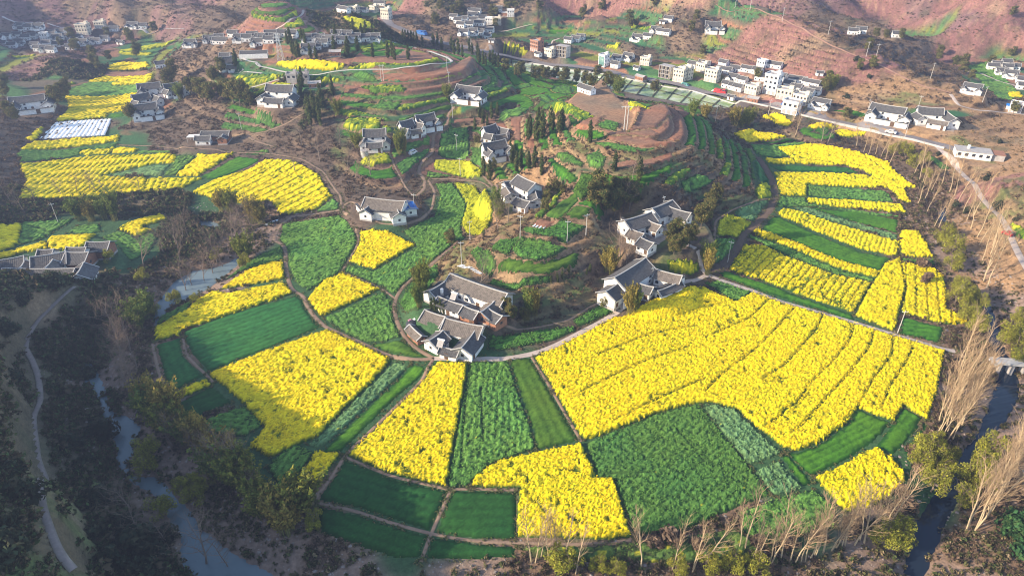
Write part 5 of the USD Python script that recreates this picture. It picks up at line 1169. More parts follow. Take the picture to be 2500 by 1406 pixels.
# bare spreading tree, 8 m
for s in range(4):
    tr, tw_ = branching(8, .62, 3, first=.22, r0=.17, kids=(9, 5, 3), tilt=.95, lean=.2, gnarl=.17)
    V, F = tubes(tr, 5); V2, F2 = tubes(tw_, 3)
    kit("bare", [("trunk", V, F, M_BARK, (.21, .165, .135)), ("twigs", V2, F2, M_BARK, (.20, .145, .11))])
# feathery bamboo clump, 8 m
for s in range(3):
    segs, cen, rad = [], [], []
    for k in range(46):
        a = R.random() * 6.28; o = np.array([math.cos(a), math.sin(a), 0]) * (.2 + 1.0 * R.random()); out = np.array([math.cos(a), math.sin(a), 0]) * (.4 + 2.1 * R.random() ** 1.3)
        h = 8 * (.62 + .4 * R.random()); p = o
        for i in range(4):
            t = (i + 1) / 4; q = o + out * t ** 2.2 + [0, 0, h * (t - .10 * t ** 3)]
            segs.append((p, q, .05, .04)); p = q
        for t in (.5, .66, .8, .92, 1.03): cen.append(o + out * t ** 2.2 + [0, 0, h * (t - .1 * t ** 3)]); rad.append(.42 + .28 * (t < .9))
    V, F = tubes(segs, 3); LV, LF, LC = leaves(cen, rad, 3000, .24, [[(.17, .19, .025), (.13, .16, .025), (.22, .21, .035)], [(.10, .15, .03), (.15, .18, .03)], [(.34, .25, .055), (.27, .21, .045), (.22, .2, .04)]][s], .3, 1.2, hang=.35)
    kit("bamboo", [("culms", V, F, M_BARK, (.18, .17, .05)), ("crown", LV, LF, M_LEAF, LC)])
# columnar evergreen, 9 m
for s in range(4):
    cen, rad = [], []
    for k in range(34):
        t = .12 + .88 * k / 33; w = 1.1 * math.sin(math.pi * min(t * .9 + .1, 1)) ** .7 * (.45 + .85 * R.random())
        a = R.random() * 6.28; cen.append([math.cos(a) * w * .55, math.sin(a) * w * .55, 9 * t * (.96 + .06 * R.random())]); rad.append(.35 + .55 * w * .6)
    LV, LF, LC = leaves(cen, rad, 1800, .23, [(.055, .095, .03), (.08, .105, .03), (.13, .12, .035)], .35, 1.3)
    kit("column", [trunk_part(7, .15), ("crown", LV, LF, M_LEAF, LC)])
# broad evergreen with clumped crown, 9 m
for s in range(4):
    cen, rad = [], []
    for k in range(26):
        a = R.random() * 6.28; t = R.random(); rr = 2.6 * math.sqrt(R.random()) * (1 - .55 * abs(t - .45)); cen.append([math.cos(a) * rr, math.sin(a) * rr, 3.0 + 5.6 * t]); rad.append(.8 + .6 * R.random())
    LV, LF, LC = leaves(cen, rad, 2600, .25, [(.085, .11, .03), (.13, .125, .035), (.18, .135, .045)], .35, .85)
    kit("broad", [trunk_part(6.5, .2, .04, forks=7, spread=1.8), ("crown", LV, LF, M_LEAF, LC)])
# fresh yellow green willow, 6 m
for s in range(3):
    cen, rad = [], []
    for k in range(20):
        a = R.random() * 6.28; t = R.random(); rr = 2.0 * math.sqrt(R.random()); cen.append([math.cos(a) * rr, math.sin(a) * rr, 1.6 + 3.8 * t * (1.1 - rr / 5)]); rad.append(.6 + .5 * R.random())
    LV, LF, LC = leaves(cen, rad, 2200, .15, [(.36, .34, .035), (.27, .29, .035), (.22, .20, .04)], .3, 1.0, hang=.4)
    tr, tw_ = branching(4.5, .6, 2, first=.15, r0=.13, kids=(8, 4, 0), tilt=.8)
    V, F = tubes(tr + tw_, 3)
    kit("willow", [("trunk", V, F, M_BARK, (.20, .155, .115)), ("crown", LV, LF, M_LEAF, LC)])
# rounded shrub, 2.2 m: dark, olive and brown
for nm, pal in (("shrub", [(.035, .052, .026), (.05, .062, .03), (.075, .07, .035)]), ("brush", [(.17, .115, .08), (.125, .085, .06), (.2, .14, .09)]), ("grove", [(.03, .085, .03), (.04, .10, .03), (.05, .09, .03)])):
    for s in range(3):
        cen = [[math.cos(a) * r_, math.sin(a) * r_, .4 + 1.2 * R.random() * (1.2 - r_)] for a, r_ in zip(R.random(9) * 6.28, R.random(9) * 1.0)]
        LV, LF, LC = leaves(cen, [.5 + .35 * R.random() for _ in cen], 620, .2, pal, .35, .9)
        segs = [(np.zeros(3), np.array(c_) * .9, .05, .02) for c_ in cen]
        V, F = tubes(segs, 3)
        kit(nm, [("stem", V, F, M_BARK, (.13, .095, .07)), ("crown", LV, LF, M_LEAF, LC)])
BASEH = {"poplar": 10, "bare": 8, "bamboo": 8, "column": 9, "broad": 9, "willow": 6, "shrub": 2.2, "brush": 2.2, "grove": 2.2}
TN = {"poplar": "bare_tree", "bare": "bare_tree", "bamboo": "bamboo_clump", "column": "evergreen_tree", "broad": "evergreen_tree", "willow": "willow_tree", "shrub": "shrub", "brush": "shrub", "grove": "shrub"}
TC = {"bamboo": "bamboo", "shrub": "shrub", "brush": "shrub", "grove": "shrub"}
rt = random.Random(8)
def plant(kind, u, v, h, label, group, wide=1.0, z=None):
    p = cast(u, v, zground)[0]
    s = h / BASEH[kind]
    k = KITS[kind][rt.randrange(len(KITS[kind]))]
    return copy_of(k, TN[kind], label, TC.get(kind, "tree"), (p[0], p[1], p[2] - .1), rt.uniform(0, 360), group, (s * wide, s * wide, s * rt.uniform(.94, 1.06)))
def zp(s, u0=0.0, v0=0.0):
    return [(u0 + float(a) / 2.976, v0 + float(b) / 2.976) for a, b in (q.split(",") for q in s.split())]
def px(s): return [tuple(map(float, q.split(","))) for q in s.split()]
STANDS = [  # kind, height range, places, label stem
 ("poplar", 10, 16, px("1845,1376 1882,1378 1890,1371 1906,1366 1940,1376 1955,1373 1966,1370 1977,1364 1987,1357 2010,1350 2030,1346 2042,1338 2062,1335 2086,1330 2110,1326 2130,1318 1818,1342 1720,1384 1693,1392 2150,1305 2165,1290"), "bare pale poplar in the row along the lower right bank"),
 ("poplar", 11, 14, px("1297,1374 1306,1376 1320,1362 1338,1374 1352,1364 1362,1361 1379,1372 1405,1402 1565,1392 1640,1392"), "bare sapling below the stepped yellow field"),
 ("poplar", 12, 18, px("2300,1066 2311,1077 2288,1058 2322,1082 2332,1050 2346,1042 2302,1030 2352,1010 2362,990 2320,1002 2340,1022 2310,1045 2330,975 2295,1010 2345,960 2358,930 2340,905"), "tall bare tree at the right end of the white path"),
 ("poplar", 14, 18, px("2360,1296 2377,1302 2386,1290 2402,1270 2430,1230 2440,1180 2455,1200 2470,1160 2420,1250 2480,1120"), "bare poplar on the far bank at lower right"),
 ("poplar", 13, 17, px("2400,690 2404,672 2413,650 2418,622 2424,600 2390,600 2385,580 2370,560 2360,540 2350,520 2335,500 2330,480 2318,470 2300,450 2410,705 2396,640 2376,530"), "bare poplar in the long row beside the right track"),
 ("poplar", 11, 15, px("2240,500 2256,490 2263,480 2272,470 2250,460 2290,560 2280,555 2262,520 2245,440 2232,425"), "bare poplar between the river and the right yellow fields"),
 ("poplar", 9, 12, px("2108,372 2120,378 2136,380 2150,386 2161,392 2172,398 2090,362 1935,300 1940,335 1946,320"), "bare roadside poplar above the right plain"),
 ("bare", 7, 10, px("430,600 446,590 461,582 402,622 352,655 590,562 600,582 572,592 612,550 530,642 560,622 500,690 520,672 470,700 455,715 545,655 620,585 580,610 440,640"), "bare brown tree by the river bend at left"),
 ("bare", 7, 10, px("300,885 312,905 330,940 320,960 290,852 340,980 282,822 346,1000 302,800 318,850 335,900 300,930"), "bare grey tree on the gravel of the left river"),
 ("bare", 6, 9, px("222,470 232,466 262,482 190,470 300,480 340,470 150,480 60,520 30,500 410,460 90,500"), "bare tree below the slanting rows field at left"),
 ("bare", 7, 11, px("620,1235 600,1160 520,1130 425,1090 505,1385 342,1310 322,1250 480,1120 560,1390 410,1330 540,1170"), "bare tree on the lower left river bank"),
 ("bare", 7, 10, px("700,375 735,360 770,345 800,370 850,410 870,440 905,430 720,420 780,395 830,360 1105,250 1545,440"), "bare tree on the brown slope under the upper hill"),
 ("bare", 8, 11, px("1535,520 1512,640 1530,650 1175,720 1215,560 1240,545 2005,345 2020,352"), "bare reddish tree near the farmhouses of the near hill"),
 ("bamboo", 9, 12, px("545,518 565,520 200,538 225,540 255,536 280,538 640,548 620,545"), "bamboo clump along the left river meadow"),
 ("bamboo", 9, 12, px("598,638 340,805 385,1025 408,1055 455,1085 575,1185 622,1225 700,1300 722,1262 682,1282 745,1240 370,1005 490,1100 555,1140 420,1030 440,1060 530,1160 600,1200 650,1260 470,1080 355,780"), "bamboo clump along the left bank of the peninsula"),
 ("bamboo", 8, 11, px("1222,535 1212,528 1030,725 1024,752 1036,705 1290,768 1305,772 1492,672 1480,665 1538,772 1550,765 1726,672 1722,655 980,372 988,380 975,378"), "bamboo clump by the houses of the near hill"),
 ("bamboo", 7, 10, px("1090,240 872,362 825,282 440,242 1792,306 1808,310 1824,308 1690,285 1720,290 1505,230 1510,225 2030,220"), "bamboo clump on the upper slopes"),
 ("broad", 8.5, 11.5, px("1455,512 1480,524 1500,528 1522,518 1470,500 1542,505 1500,500 1520,490 1460,485"), "tall tree in the big clump on the crown of the knoll"),
 ("broad", 6.5, 10, px("1645,622 1662,612 1632,600 1682,602 1722,545 1736,522 1730,502 1710,560 1745,500 1655,595"), "leafy tree beside the stepped roof farmhouse"),
 ("broad", 4.5, 7, px("1102,600 1098,590 1238,770 1248,785 1205,420 1165,355 1280,790 1335,500 1350,480 1375,478 1025,690 1330,520 1475,755"), "round leafy tree near the farmhouses"),
 ("column", 7, 10, px("1350,320 1366,326 1345,312 1372,318"), "dark columnar tree in the left group on the near hill"),
 ("column", 9, 12, px("1294,335 1310,346 1323,341 1290,345 1315,325"), "brown green columnar tree on the left rim of the near hill"),
 ("column", 7, 9, px("1181,432 1196,442 1262,422 1290,412 1306,412 1272,412 1558,430 1560,445 1250,400 1440,350 1322,430 1500,420"), "columnar tree on the flank of the near hill"),
 ("column", 6, 8, px("1180,302 1200,292 1215,282 1190,312 1160,318 1172,290 1246,382 1255,390"), "evergreen beside the houses in the saddle"),
 ("column", 2.5, 3.5, px("1345,690 1360,685 1372,682 1388,668 1432,672 1440,665 1362,690"), "small conifer on the lower knoll terrace"),
 ("column", 3.5, 5, px("1055,757 1062,760 1069,762 1076,764 1084,768"), "slim clipped tree between the two farmhouses"),
 ("column", 7, 9, zp("460,300 480,312 500,312 520,320 540,332 560,330 600,342 680,342 710,342 740,372 810,372 830,402 860,402 890,422 940,382 960,402 1000,422 1012,462 1040,472 1060,482 1090,462 1112,482 1130,492 1150,494", 830), "dark cypress in the line above the valley road"),
 ("column", 7, 9, zp("160,282 190,262 100,252 240,272 130,382 50,422 60,402 240,422 350,432 400,442 382,422 500,442", 830), "dark tree on the upper hilltop"),
 ("broad", 7, 9, zp("1320,560 1200,540 1560,590 1620,612 1640,602 1720,622 1780,632 1830,652 1420,592 1870,572 1290,572 2280,690 1470,585 1500,600 1990,640 1940,650", 830), "dark tree along the edge of the river paddies"),
 ("broad", 9, 13, zp("1450,702 1480,742 1560,622 1600,702 1540,762 1750,782 1820,782 1400,702 1240,652 1620,560 1270,600 1700,760 1650,740"), "tall dark tree of the grove left of the tiered roof house"),
 ("column", 9, 12, zp("2260,922 2300,902 2330,922 2280,802 2320,852 2250,860 2420,702 2190,702 2340,800 2200,640"), "dark evergreen right of the tiered roof house"),
 ("broad", 8, 11, zp("960,892 430,782 60,722 120,902 400,760 480,740 20,700 90,860 500,700 40,640"), "round dark tree by the fields and farm at the left edge"),
 ("column", 7, 9, zp("2150,422 2172,422 2130,402 2220,332 2300,442 2260,432 2430,382 1720,482 1712,502 2110,310 2200,320 2090,330 2440,300"), "dark tree round the village below the striped hill"),
 ("broad", 7, 10, zp("540,372 560,382 530,302 800,452 1000,432 700,502 960,322 790,292 690,450 1010,400 450,350 720,520 1130,250 940,300"), "hazy tree round the hazy village"),
 ("broad", 6, 9, zp("700,170 820,110 1040,50 1070,40 1210,60 1220,90 1260,70 690,200 1100,140 1120,130 870,90 730,90 1760,150 1770,120 2100,170 2110,220 2150,210 2280,60 2270,30 1450,90 1900,90 1130,215", 830), "dark tree near the hamlet at the top centre"),
 ("broad", 6, 8, zp("1040,640 1070,620 1060,660 1050,680 560,590 160,410 115,165 80,250 1200,880 2000,500 2050,540 2060,480 2110,590 1880,410 1870,450 2250,480 2400,420 2410,130 1490,290 1420,280 2420,830 1600,300 1360,380 1390,510 1300,520", 1660), "tree beside the houses of the right hills"),
 ("willow", 6, 8.5, px("2272,1102 2282,1142 2252,1122 2272,1200 2290,1170 2240,1150 2310,1130"), "yellow green willow at the left bank of the right river"),
 ("willow", 6, 8, px("2382,760 2370,792 2352,782 2340,722 2362,735 2330,745 2375,815"), "yellow green bush in the right river bed"),
 ("willow", 6, 9, px("2402,1130 2382,1162 2365,1192 2342,1242 2390,1200 2480,800 2490,900 2450,840 2475,850"), "green willow on the far side of the right river"),
 ("willow", 4, 6.5, px("2192,1330 2180,1312 1650,1402 1782,1392 1502,1404 1722,1396 1385,1398 1840,1400 1360,1380 2150,1330 1460,1395"), "yellow green bush along the bottom bank"),
 ("willow", 5, 8, px("2300,600 2322,622 2336,642 2312,582 2290,590 2250,400 2230,412 2210,390 2180,382 2260,440 2200,370 2320,660"), "olive bush on the bank right of the yellow fields"),
 ("willow", 5, 7, px("360,1115 440,1210 480,1230 470,1200 770,1290 400,1260 360,1160 500,1190"), "light green bush beside the lower left river"),
 ("grove", 4, 6, px("2478,1300 2492,1345 2470,1310 2498,1290"), "dense dark green bush at the right edge by the lower bank"),
 ("shrub", 3.5, 6, px("30,930 170,890 220,920 40,1160 60,1220 210,1140 260,1230 330,1340 280,1380 230,1320 380,1360 30,1290 15,820 60,740 130,700 240,790 300,1290 410,1310 180,1090 20,1350 250,1060 200,800 350,1400"), "dark round bush on the shaded left slope"),
 ("willow", 4, 7, px("430,745 380,770 350,690 270,640 480,740 530,635 600,655"), "pale green bush at the bend of the left river"),
 ("shrub", 2, 3.5, px("2330,505 2360,520 2480,540 2440,510 2410,440 2290,380 2100,170 2090,150 2120,190 2065,240 2250,460 2440,350"), "green bush on the dry slopes at right"),
 ("brush", 2.5, 4, px("2230,1110 2240,1150 2200,1210 2210,1240 2190,1260 2270,1070 2250,650 2260,690 1600,1330 1700,1340 1640,1320 2330,900 2480,1200 1850,1330 1920,1330 2000,1310 2080,1290"), "reddish brush by the lower right fields"),
]
for kind, h0, h1, places, stem in STANDS:
    g = "plants like this: " + stem
    if kind == "poplar" and ("lower right" in stem or "right end" in stem or "far bank" in stem):
        places = places + [(u + rt.uniform(-14, 14), v + rt.uniform(-9, 9)) for u, v in places[::2]]
    order = sorted(places)
    for i, (u, v) in enumerate(order):
        h = rt.uniform(h0, h1)
        plant(kind, u, v, h, f"{stem}, {nth(i)} from the left", stem, wide=rt.uniform(.85, 1.15) * (.6 if "by the houses of the near hill" in stem else 1))

# ------------------------------------------------------------------ undergrowth: low scrub and dry tufts over the wild ground
PATH_WIDE = PATH_AREA.buffer(.9).union(shapely.LineString([q for w, q in zip(PATHS, path_lines) if w[2] == 'violet'][0][:, :2]).buffer(1.5))
shapely.prepare(PATH_WIDE)
def undergrowth(name, mask, n, pal, s0, s1, seed, label):
    g = np.random.default_rng(seed)
    w = mask.astype(float) * (XX < .9 * YY + 45) * (XX > -.9 * YY - 45)
    cz = CAM_H - Z; dd = np.sqrt(XX ** 2 + YY ** 2 + cz ** 2)
    w = w * (.35 + fb(XX, YY, 12, 3, seed) ** 2 * 4) * np.where(dd < 220, 1.0, 220 / dd)
    w[TAKEN | BUILT | riv] = 0
    p = w.ravel() / w.sum()
    k = g.choice(p.size, n, p=p)
    x, y = XX.ravel()[k] + g.uniform(-.4, .4, n), YY.ravel()[k] + g.uniform(-.4, .4, n)
    ok = ~shapely.contains_xy(PATH_WIDE, x, y); x, y = x[ok], y[ok]; n = len(x)
    z = zground(x, y) - .05
    s = g.uniform(s0, s1, n) * (.7 + .6 * g.random(n) ** 2)
    pi = UsdGeom.PointInstancer.Define(stage, path_for(name))
    protos = []
    for q in range(4):
        cen = g.normal(size=(5, 3)) * [.38, .38, .18] + [0, 0, .38]
        global R
        R = g
        LV, LF, LC = leaves(cen, [.35] * 5, 46, .24, pal, .4, .8)
        m = usdkit.mesh(stage, f"{pi.GetPath()}/tuft_{q:03d}" if q else f"{pi.GetPath()}/tuft", (LV, LF), M_LEAF)
        UsdGeom.PrimvarsAPI(m).CreatePrimvar("col", T.Color3fArray, "vertex").Set(Vt.Vec3fArray.FromNumpy(LC.astype(np.float32)))
        protos.append(m.GetPath())
    pi.CreatePrototypesRel().SetTargets(protos)
    pi.CreateProtoIndicesAttr(Vt.IntArray.FromNumpy(g.integers(0, 4, n).astype(np.int32)))
    pi.CreatePositionsAttr(Vt.Vec3fArray.FromNumpy(np.c_[x, y, z].astype(np.float32)))
    pi.CreateScalesAttr(Vt.Vec3fArray.FromNumpy(np.c_[s, s, s * g.uniform(.7, 1.1, n)].astype(np.float32)))
    a = g.uniform(0, 2 * math.pi, n)
    pi.CreateOrientationsAttr(Vt.QuathArray([Gf.Quath(float(c), 0, 0, float(d)) for c, d in zip(np.cos(a / 2), np.sin(a / 2))]))
    tag(pi, label, name.replace("_", " "), kind="stuff")
def strips_of_grass(name, pts_, n, pal, seed, label):
    g = np.random.default_rng(seed); k = g.integers(0, len(pts_), n); x, y = pts_[k, 0] + g.normal(0, .22, n), pts_[k, 1] + g.normal(0, .22, n)
    keep = fb(x, y, 4, 2, seed) > .42; x, y = x[keep], y[keep]; n = len(x)
    pi = UsdGeom.PointInstancer.Define(stage, path_for(name)); protos = []
    global R
    R = g
    for q in range(3):
        LV, LF, LC = leaves(g.normal(size=(4, 3)) * [.5, .5, .1] + [0, 0, .35], [.4] * 4, 26, .3, pal, .4, .8)
        m = usdkit.mesh(stage, f"{pi.GetPath()}/tuft" + (f"_{q:03d}" if q else ""), (LV, LF), M_LEAF)
        UsdGeom.PrimvarsAPI(m).CreatePrimvar("col", T.Color3fArray, "vertex").Set(Vt.Vec3fArray.FromNumpy(LC.astype(np.float32))); protos.append(m.GetPath())
    pi.CreatePrototypesRel().SetTargets(protos); pi.CreateProtoIndicesAttr(Vt.IntArray.FromNumpy(g.integers(0, 3, n).astype(np.int32)))
    s = g.uniform(.15, .4, n)
    pi.CreatePositionsAttr(Vt.Vec3fArray.FromNumpy(np.c_[x, y, zground(x, y) + .05].astype(np.float32))); pi.CreateScalesAttr(Vt.Vec3fArray.FromNumpy(np.c_[s, s, s].astype(np.float32)))
    tag(pi, label, name.replace("_", " "), kind="stuff")
_e = [np.array(shapely.LineString(q[:, :2]).buffer(w[1] / 2 + .3).segmentize(.5).exterior.coords) for w, q in zip(PATHS, path_lines) if w[2] in ("earth", "concrete", "bank") and w[0] == "village_path"]
for i_, (kind_, o_, poly_, lab_) in enumerate(fields):
    w_ = FLAT_W.get(i_); w_ = pw(poly_, zground) if w_ is None else w_
    if np.linalg.norm(np.r_[w_[:, :2].mean(0), CAM_H]) < 300: _e.append(np.array(shapely.Polygon(w_[:, :2]).buffer(0).buffer(.15).segmentize(.5).exterior.coords) if shapely.Polygon(w_[:, :2]).buffer(0).geom_type == "Polygon" else w_[:, :2])
strips_of_grass("verge_grass", np.vstack([e[:, :2] for e in _e]), 15000, [(.13, .17, .04), (.2, .18, .07), (.27, .21, .12), (.10, .15, .04)], 505, "ragged grass along path edges and field borders")
bankface = ((fr > .68) & (tw > .5))
undergrowth("dark_scrub", is_class("dark") | ((XX < -50) & (YY < 170) & (Z > 0)), 20000, [(.07, .11, .035), (.10, .12, .04), (.17, .125, .075), (.13, .10, .055)], .6, 2.2, 301, "dark green and brown scrub over the shaded left slope")
undergrowth("brown_scrub", is_class("scrub", "bank", "violet") | (bankface & is_class("green", "scrub", "dry")), 52000, [(.16, .105, .075), (.125, .085, .06), (.105, .09, .045), (.19, .13, .085)], .35, 1.2, 302, "brown winter scrub on the slopes and terrace banks")
undergrowth("dry_grass", is_class("dry", "red"), 18000, [(.32, .21, .115), (.26, .17, .095), (.2, .15, .075), (.11, .095, .05)], .35, .9, 303, "dry tan grass tufts on the sunny slopes")

# ------------------------------------------------------------------ plastic tunnels on the left plain
M_PLASTIC = plain("white_plastic_film", (.86, .87, .87), .6, .05, 1, .4)
M_POLE = plain("pole_concrete", (.47, .45, .42), .8, .1, 2)
M_STEEL = plain("pylon_steel", (.52, .54, .56), .5, .1, 2, .5)
bk = on_plane([136, 273], [299, 292], TUNNEL_Z); fr_ = on_plane([88, 257], [342, 331], TUNNEL_Z)
NT = 14
def half_tunnel(L, r, n=10):
    a = np.linspace(0, math.pi, n + 1); prof = np.c_[np.cos(a) * r, np.sin(a) * r * .5]
    xs = np.linspace(0, L, 9); V = np.array([(x, y, z + .04 * (i % 2)) for i, x in enumerate(xs) for y, z in prof]); k = n + 1
    F = [(i * k + j, i * k + j + 1, (i + 1) * k + j + 1, (i + 1) * k + j) for i in range(8) for j in range(n)]
    return V, np.array(F)
for i in range(NT):
    t = (i + .5) / NT; a = bk[0] * (1 - t) + bk[1] * t; b = fr_[0] * (1 - t) + fr_[1] * t
    d = b - a; L = np.linalg.norm(d[:2]); r = np.linalg.norm((bk[1] - bk[0])[:2]) / NT / 2 * 1.0
    t_ = thing("plastic_tunnel", f"white plastic growing tunnel on the left plain, {nth(i)} from the left", "greenhouse", (a[0], a[1], TUNNEL_Z), math.degrees(math.atan2(d[1], d[0])), "white plastic tunnels")
    V, F = half_tunnel(L, r); obj("film", (V, F), M_PLASTIC, t_, smooth=True)
    for x in (0.0, L):
        ang = np.linspace(0, math.pi, 11); P = np.c_[np.full(11, x), np.cos(ang) * r, np.sin(ang) * r * .5]
        obj("end_sheet", (np.vstack([[x, 0, 0], P]), np.array([(0, j + 1, j + 2) for j in range(10)])), M_PLASTIC, t_)
    for x in np.linspace(L * .2, L * .8, 4):
        obj("hoop", boxm(x, 0, r * .52, .12, r * .5, .06), M_STEEL, t_)

# ------------------------------------------------------------------ flooded paddies along the valley road
M_PADDY = usdkit.material(stage, "/World/Looks/paddy_water", {"g": ("geometry", {}), "n": ("noise_texture", {"scale": .16, "detail": 5.0, "roughness": .65}), "r": ("rgb_ramp", {"ramp": [(.35, (.58, .64, .62)), (.5, (.42, .50, .38)), (.64, (.24, .34, .13))]}),  # pale stops put the reflected sky into the water colour
    "p": ("principled_bsdf", {"roughness": .22, "specular_ior_level": .6})}, [("g.position", "n.vector"), ("n.fac", "r.fac"), ("r.color", "p.base_color")], surface="p.BSDF")
M_PADDY_G = usdkit.material(stage, "/World/Looks/paddy_weed", {"g": ("geometry", {}), "n": ("noise_texture", {"scale": .2, "detail": 5.0, "roughness": .65}), "r": ("rgb_ramp", {"ramp": [(.36, (.42, .48, .40)), (.5, (.27, .36, .16)), (.64, (.19, .29, .09))]}),
    "p": ("principled_bsdf", {"roughness": .3, "specular_ior_level": .6})}, [("g.position", "n.vector"), ("n.fac", "r.fac"), ("r.color", "p.base_color")], surface="p.BSDF")
up_ = PADDY_UP; lo_ = PADDY_LO
k_ = 0
for i in range(18):
    for j in range(2):
        def corner(a, b):
            q = b / 2
            return up_[a] * (1 - q) + lo_[a] * q
        Q = np.array([corner(i, j), corner(i + 1, j), corner(i + 1, j + 1), corner(i, j + 1)])[:, :2]
        pg = shapely.Polygon(Q).buffer(-.35)
        if pg.is_empty: continue
        v_, f_ = trimesh.creation.triangulate_polygon(pg, engine="earcut")
        t_ = thing("paddy_plot", f"flooded paddy plot beside the valley road, {'road' if j == 0 else 'river'} side, {nth(i)} from the left", "paddy field", (0, 0, PADDY_Z), 0, "flooded paddies along the road")
        obj("water", (np.c_[v_, np.full(len(v_), .06)], f_), M_PADDY if i < 8 else M_PADDY_G, t_)
        ring = pg.buffer(.30).difference(pg.buffer(-.02))
        obj("bund", trimesh.util.concatenate([trimesh.creation.extrude_polygon(g, .32, engine="earcut") for g in getattr(ring, "geoms", [ring])]), M_MUD, t_)

# ------------------------------------------------------------------ poles and pylons
def pole_thing(u, v, h, label, group="concrete power poles"):
    p = cast(u, v, zground)[0]
    t_ = thing("power_pole", label, "power pole", (p[0], p[1], p[2] - .2), (u * 7) % 60 - 30, group)
    V, F = tubes([((0, 0, 0), (0, 0, h), .12, .075)], 6); obj("shaft", (V, F), M_POLE, t_)
    obj("crossarm", boxm(0, 0, h - .6, 1.7, .12, .12), M_STEEL, t_)
    for x in (-.75, 0, .75): obj("insulator", boxm(x, 0, h - .42, .1, .1, .24), M_RIDGE, t_)
POLES = {"on the tip of the knoll": [(1127, 646), (1148, 592), (1270, 582), (1384, 595), (1430, 578)], "near the houses left of the near hill": [(1013, 523), (1115, 371), (1105, 290), (1124, 431)], "on the upper hilltop": [(931, 199), (937, 199), (1092, 177), (1097, 216)],
    "on the red hills at right": [(2021, 88), (2114, 140), (2137, 146), (2271, 193), (2398, 251), (1909, 54), (1831, 24), (1794, 22)], "beside the valley road": [(1746, 297), (1875, 283), (2115, 283), (2238, 274), (2209, 335)], "among the right yellow fields": [(1776, 642), (2190, 816)], "on the left plain": [(590, 317), (143, 545)]}
for where, ps in POLES.items():
    for i, (u, v) in enumerate(sorted(ps)): pole_thing(u, v, 8.2, f"slim concrete power pole {where}, {nth(i)} from the left")
a_ = cast([1523, 1530], [320, 319], zground)
t_ = thing("power_pylon", "twin pole power frame on the crown of the near hill", "power pylon", a_[0])
d_ = a_[1] - a_[0]
V, F = tubes([((0, 0, -.2), (0, 0, 9.5), .2, .14)], 6); obj("shaft", (V, F), M_POLE, t_)
V, F = tubes([((d_[0], d_[1], -.2), (d_[0], d_[1], 9.5), .2, .14)], 6); obj("shaft", (V, F), M_POLE, t_)
obj("crossarm", boxm(d_[0] / 2, d_[1] / 2, 9.0, 4.4, .16, .16), M_STEEL, t_)
for x in (-1.9, 0, 1.9): obj("insulator", boxm(d_[0] / 2 + x, d_[1] / 2, 8.6, .12, .12, .6), M_RIDGE, t_)
p_ = cast(687, 152, zground)[0]
t_ = thing("lattice_pylon", "steel lattice pylon in front of the village below the striped hill", "power pylon", (p_[0], p_[1], p_[2] - .2))
def lv(z): return 1.5 * (1 - .72 * z / 14)
legs = [[(sx * lv(0), sy * lv(0), 0), (sx * lv(14), sy * lv(14), 14), .09, .07] for sx in (-1, 1) for sy in (-1, 1)]
for l in legs:
    V, F = tubes([l], 4); obj("leg", (V, F), M_STEEL, t_)
br = []
for k in range(8):
    z0, z1 = 14 * k / 8, 14 * (k + 1) / 8
    for (ax_, ay_), (bx_, by_) in (((-1, -1), (1, -1)), ((1, -1), (1, 1)), ((1, 1), (-1, 1)), ((-1, 1), (-1, -1))):
        br += [((ax_ * lv(z0), ay_ * lv(z0), z0), (bx_ * lv(z1), by_ * lv(z1), z1), .045, .045), ((bx_ * lv(z0), by_ * lv(z0), z0), (ax_ * lv(z1), ay_ * lv(z1), z1), .045, .045)]
V, F = tubes(br, 3); obj("bracing", (V, F), M_STEEL, t_)
for z, w in ((10.5, 5.6), (12.2, 4.6), (13.8, 3.4)):
    V, F = tubes([((-w / 2, 0, z), (0, 0, z + .5), .07, .07), ((w / 2, 0, z), (0, 0, z + .5), .07, .07), ((-w / 2, 0, z), (w / 2, 0, z), .07, .07)], 4); obj("arm", (V, F), M_STEEL, t_)

# ------------------------------------------------------------------ bridge at the right edge
a_, b_ = on_plane(2418, 879, .5), on_plane(2530, 888, .5)
d_ = (b_ - a_); L = np.linalg.norm(d_[:2]); c_ = (a_ + b_) / 2
t_ = thing("footbridge", "pale concrete bridge over the river at the right edge", "bridge", (c_[0], c_[1], 0), math.degrees(math.atan2(d_[1], d_[0])))
obj("deck", boxm(0, 0, .3, L, 2.6, .4), M_RIDGE, t_)
for s in (-1, 1): obj("kerb", boxm(0, s * 1.2, .62, L, .2, .25), M_RIDGE, t_)
for x in (-L * .28, 0, L * .28): obj("pier", boxm(x, 0, -1.95, .7, 2.0, 4.0), M_CONC, t_)

# ------------------------------------------------------------------ white parapet on the river side of the valley road
q = [w for w, k in zip(path_lines, PATHS) if k[0] == "main_road"][0]
q = resample(q[:, :2], 2.0); q = q[(q[:, 0] > 10) & (q[:, 0] < 190)]
tt = np.gradient(q, axis=0); tt /= np.linalg.norm(tt, axis=1)[:, None]; nn_ = np.c_[tt[:, 1], -tt[:, 0]]
sgn = -1 if (nn_[5] @ (-q[5])) < 0 else 1
e0, e1 = q + sgn * nn_ * 3.1, q + sgn * nn_ * 3.45
zz_ = zground(e0[:, 0], e0[:, 1])
V = np.stack([np.c_[e0, zz_ - .3], np.c_[e0, zz_ + .75], np.c_[e1, zz_ + .75], np.c_[e1, zz_ - 1.2]], 1).reshape(-1, 3)
i_ = np.arange(len(q) - 1)[:, None] * 4
F = np.vstack([np.c_[i_ + k, i_ + k + 1, i_ + k + 5, i_ + k + 4] for k in range(3)])
tag(obj("road_parapet", (V, F), M_RIDGE), "low pale parapet along the river side of the valley road", "parapet")

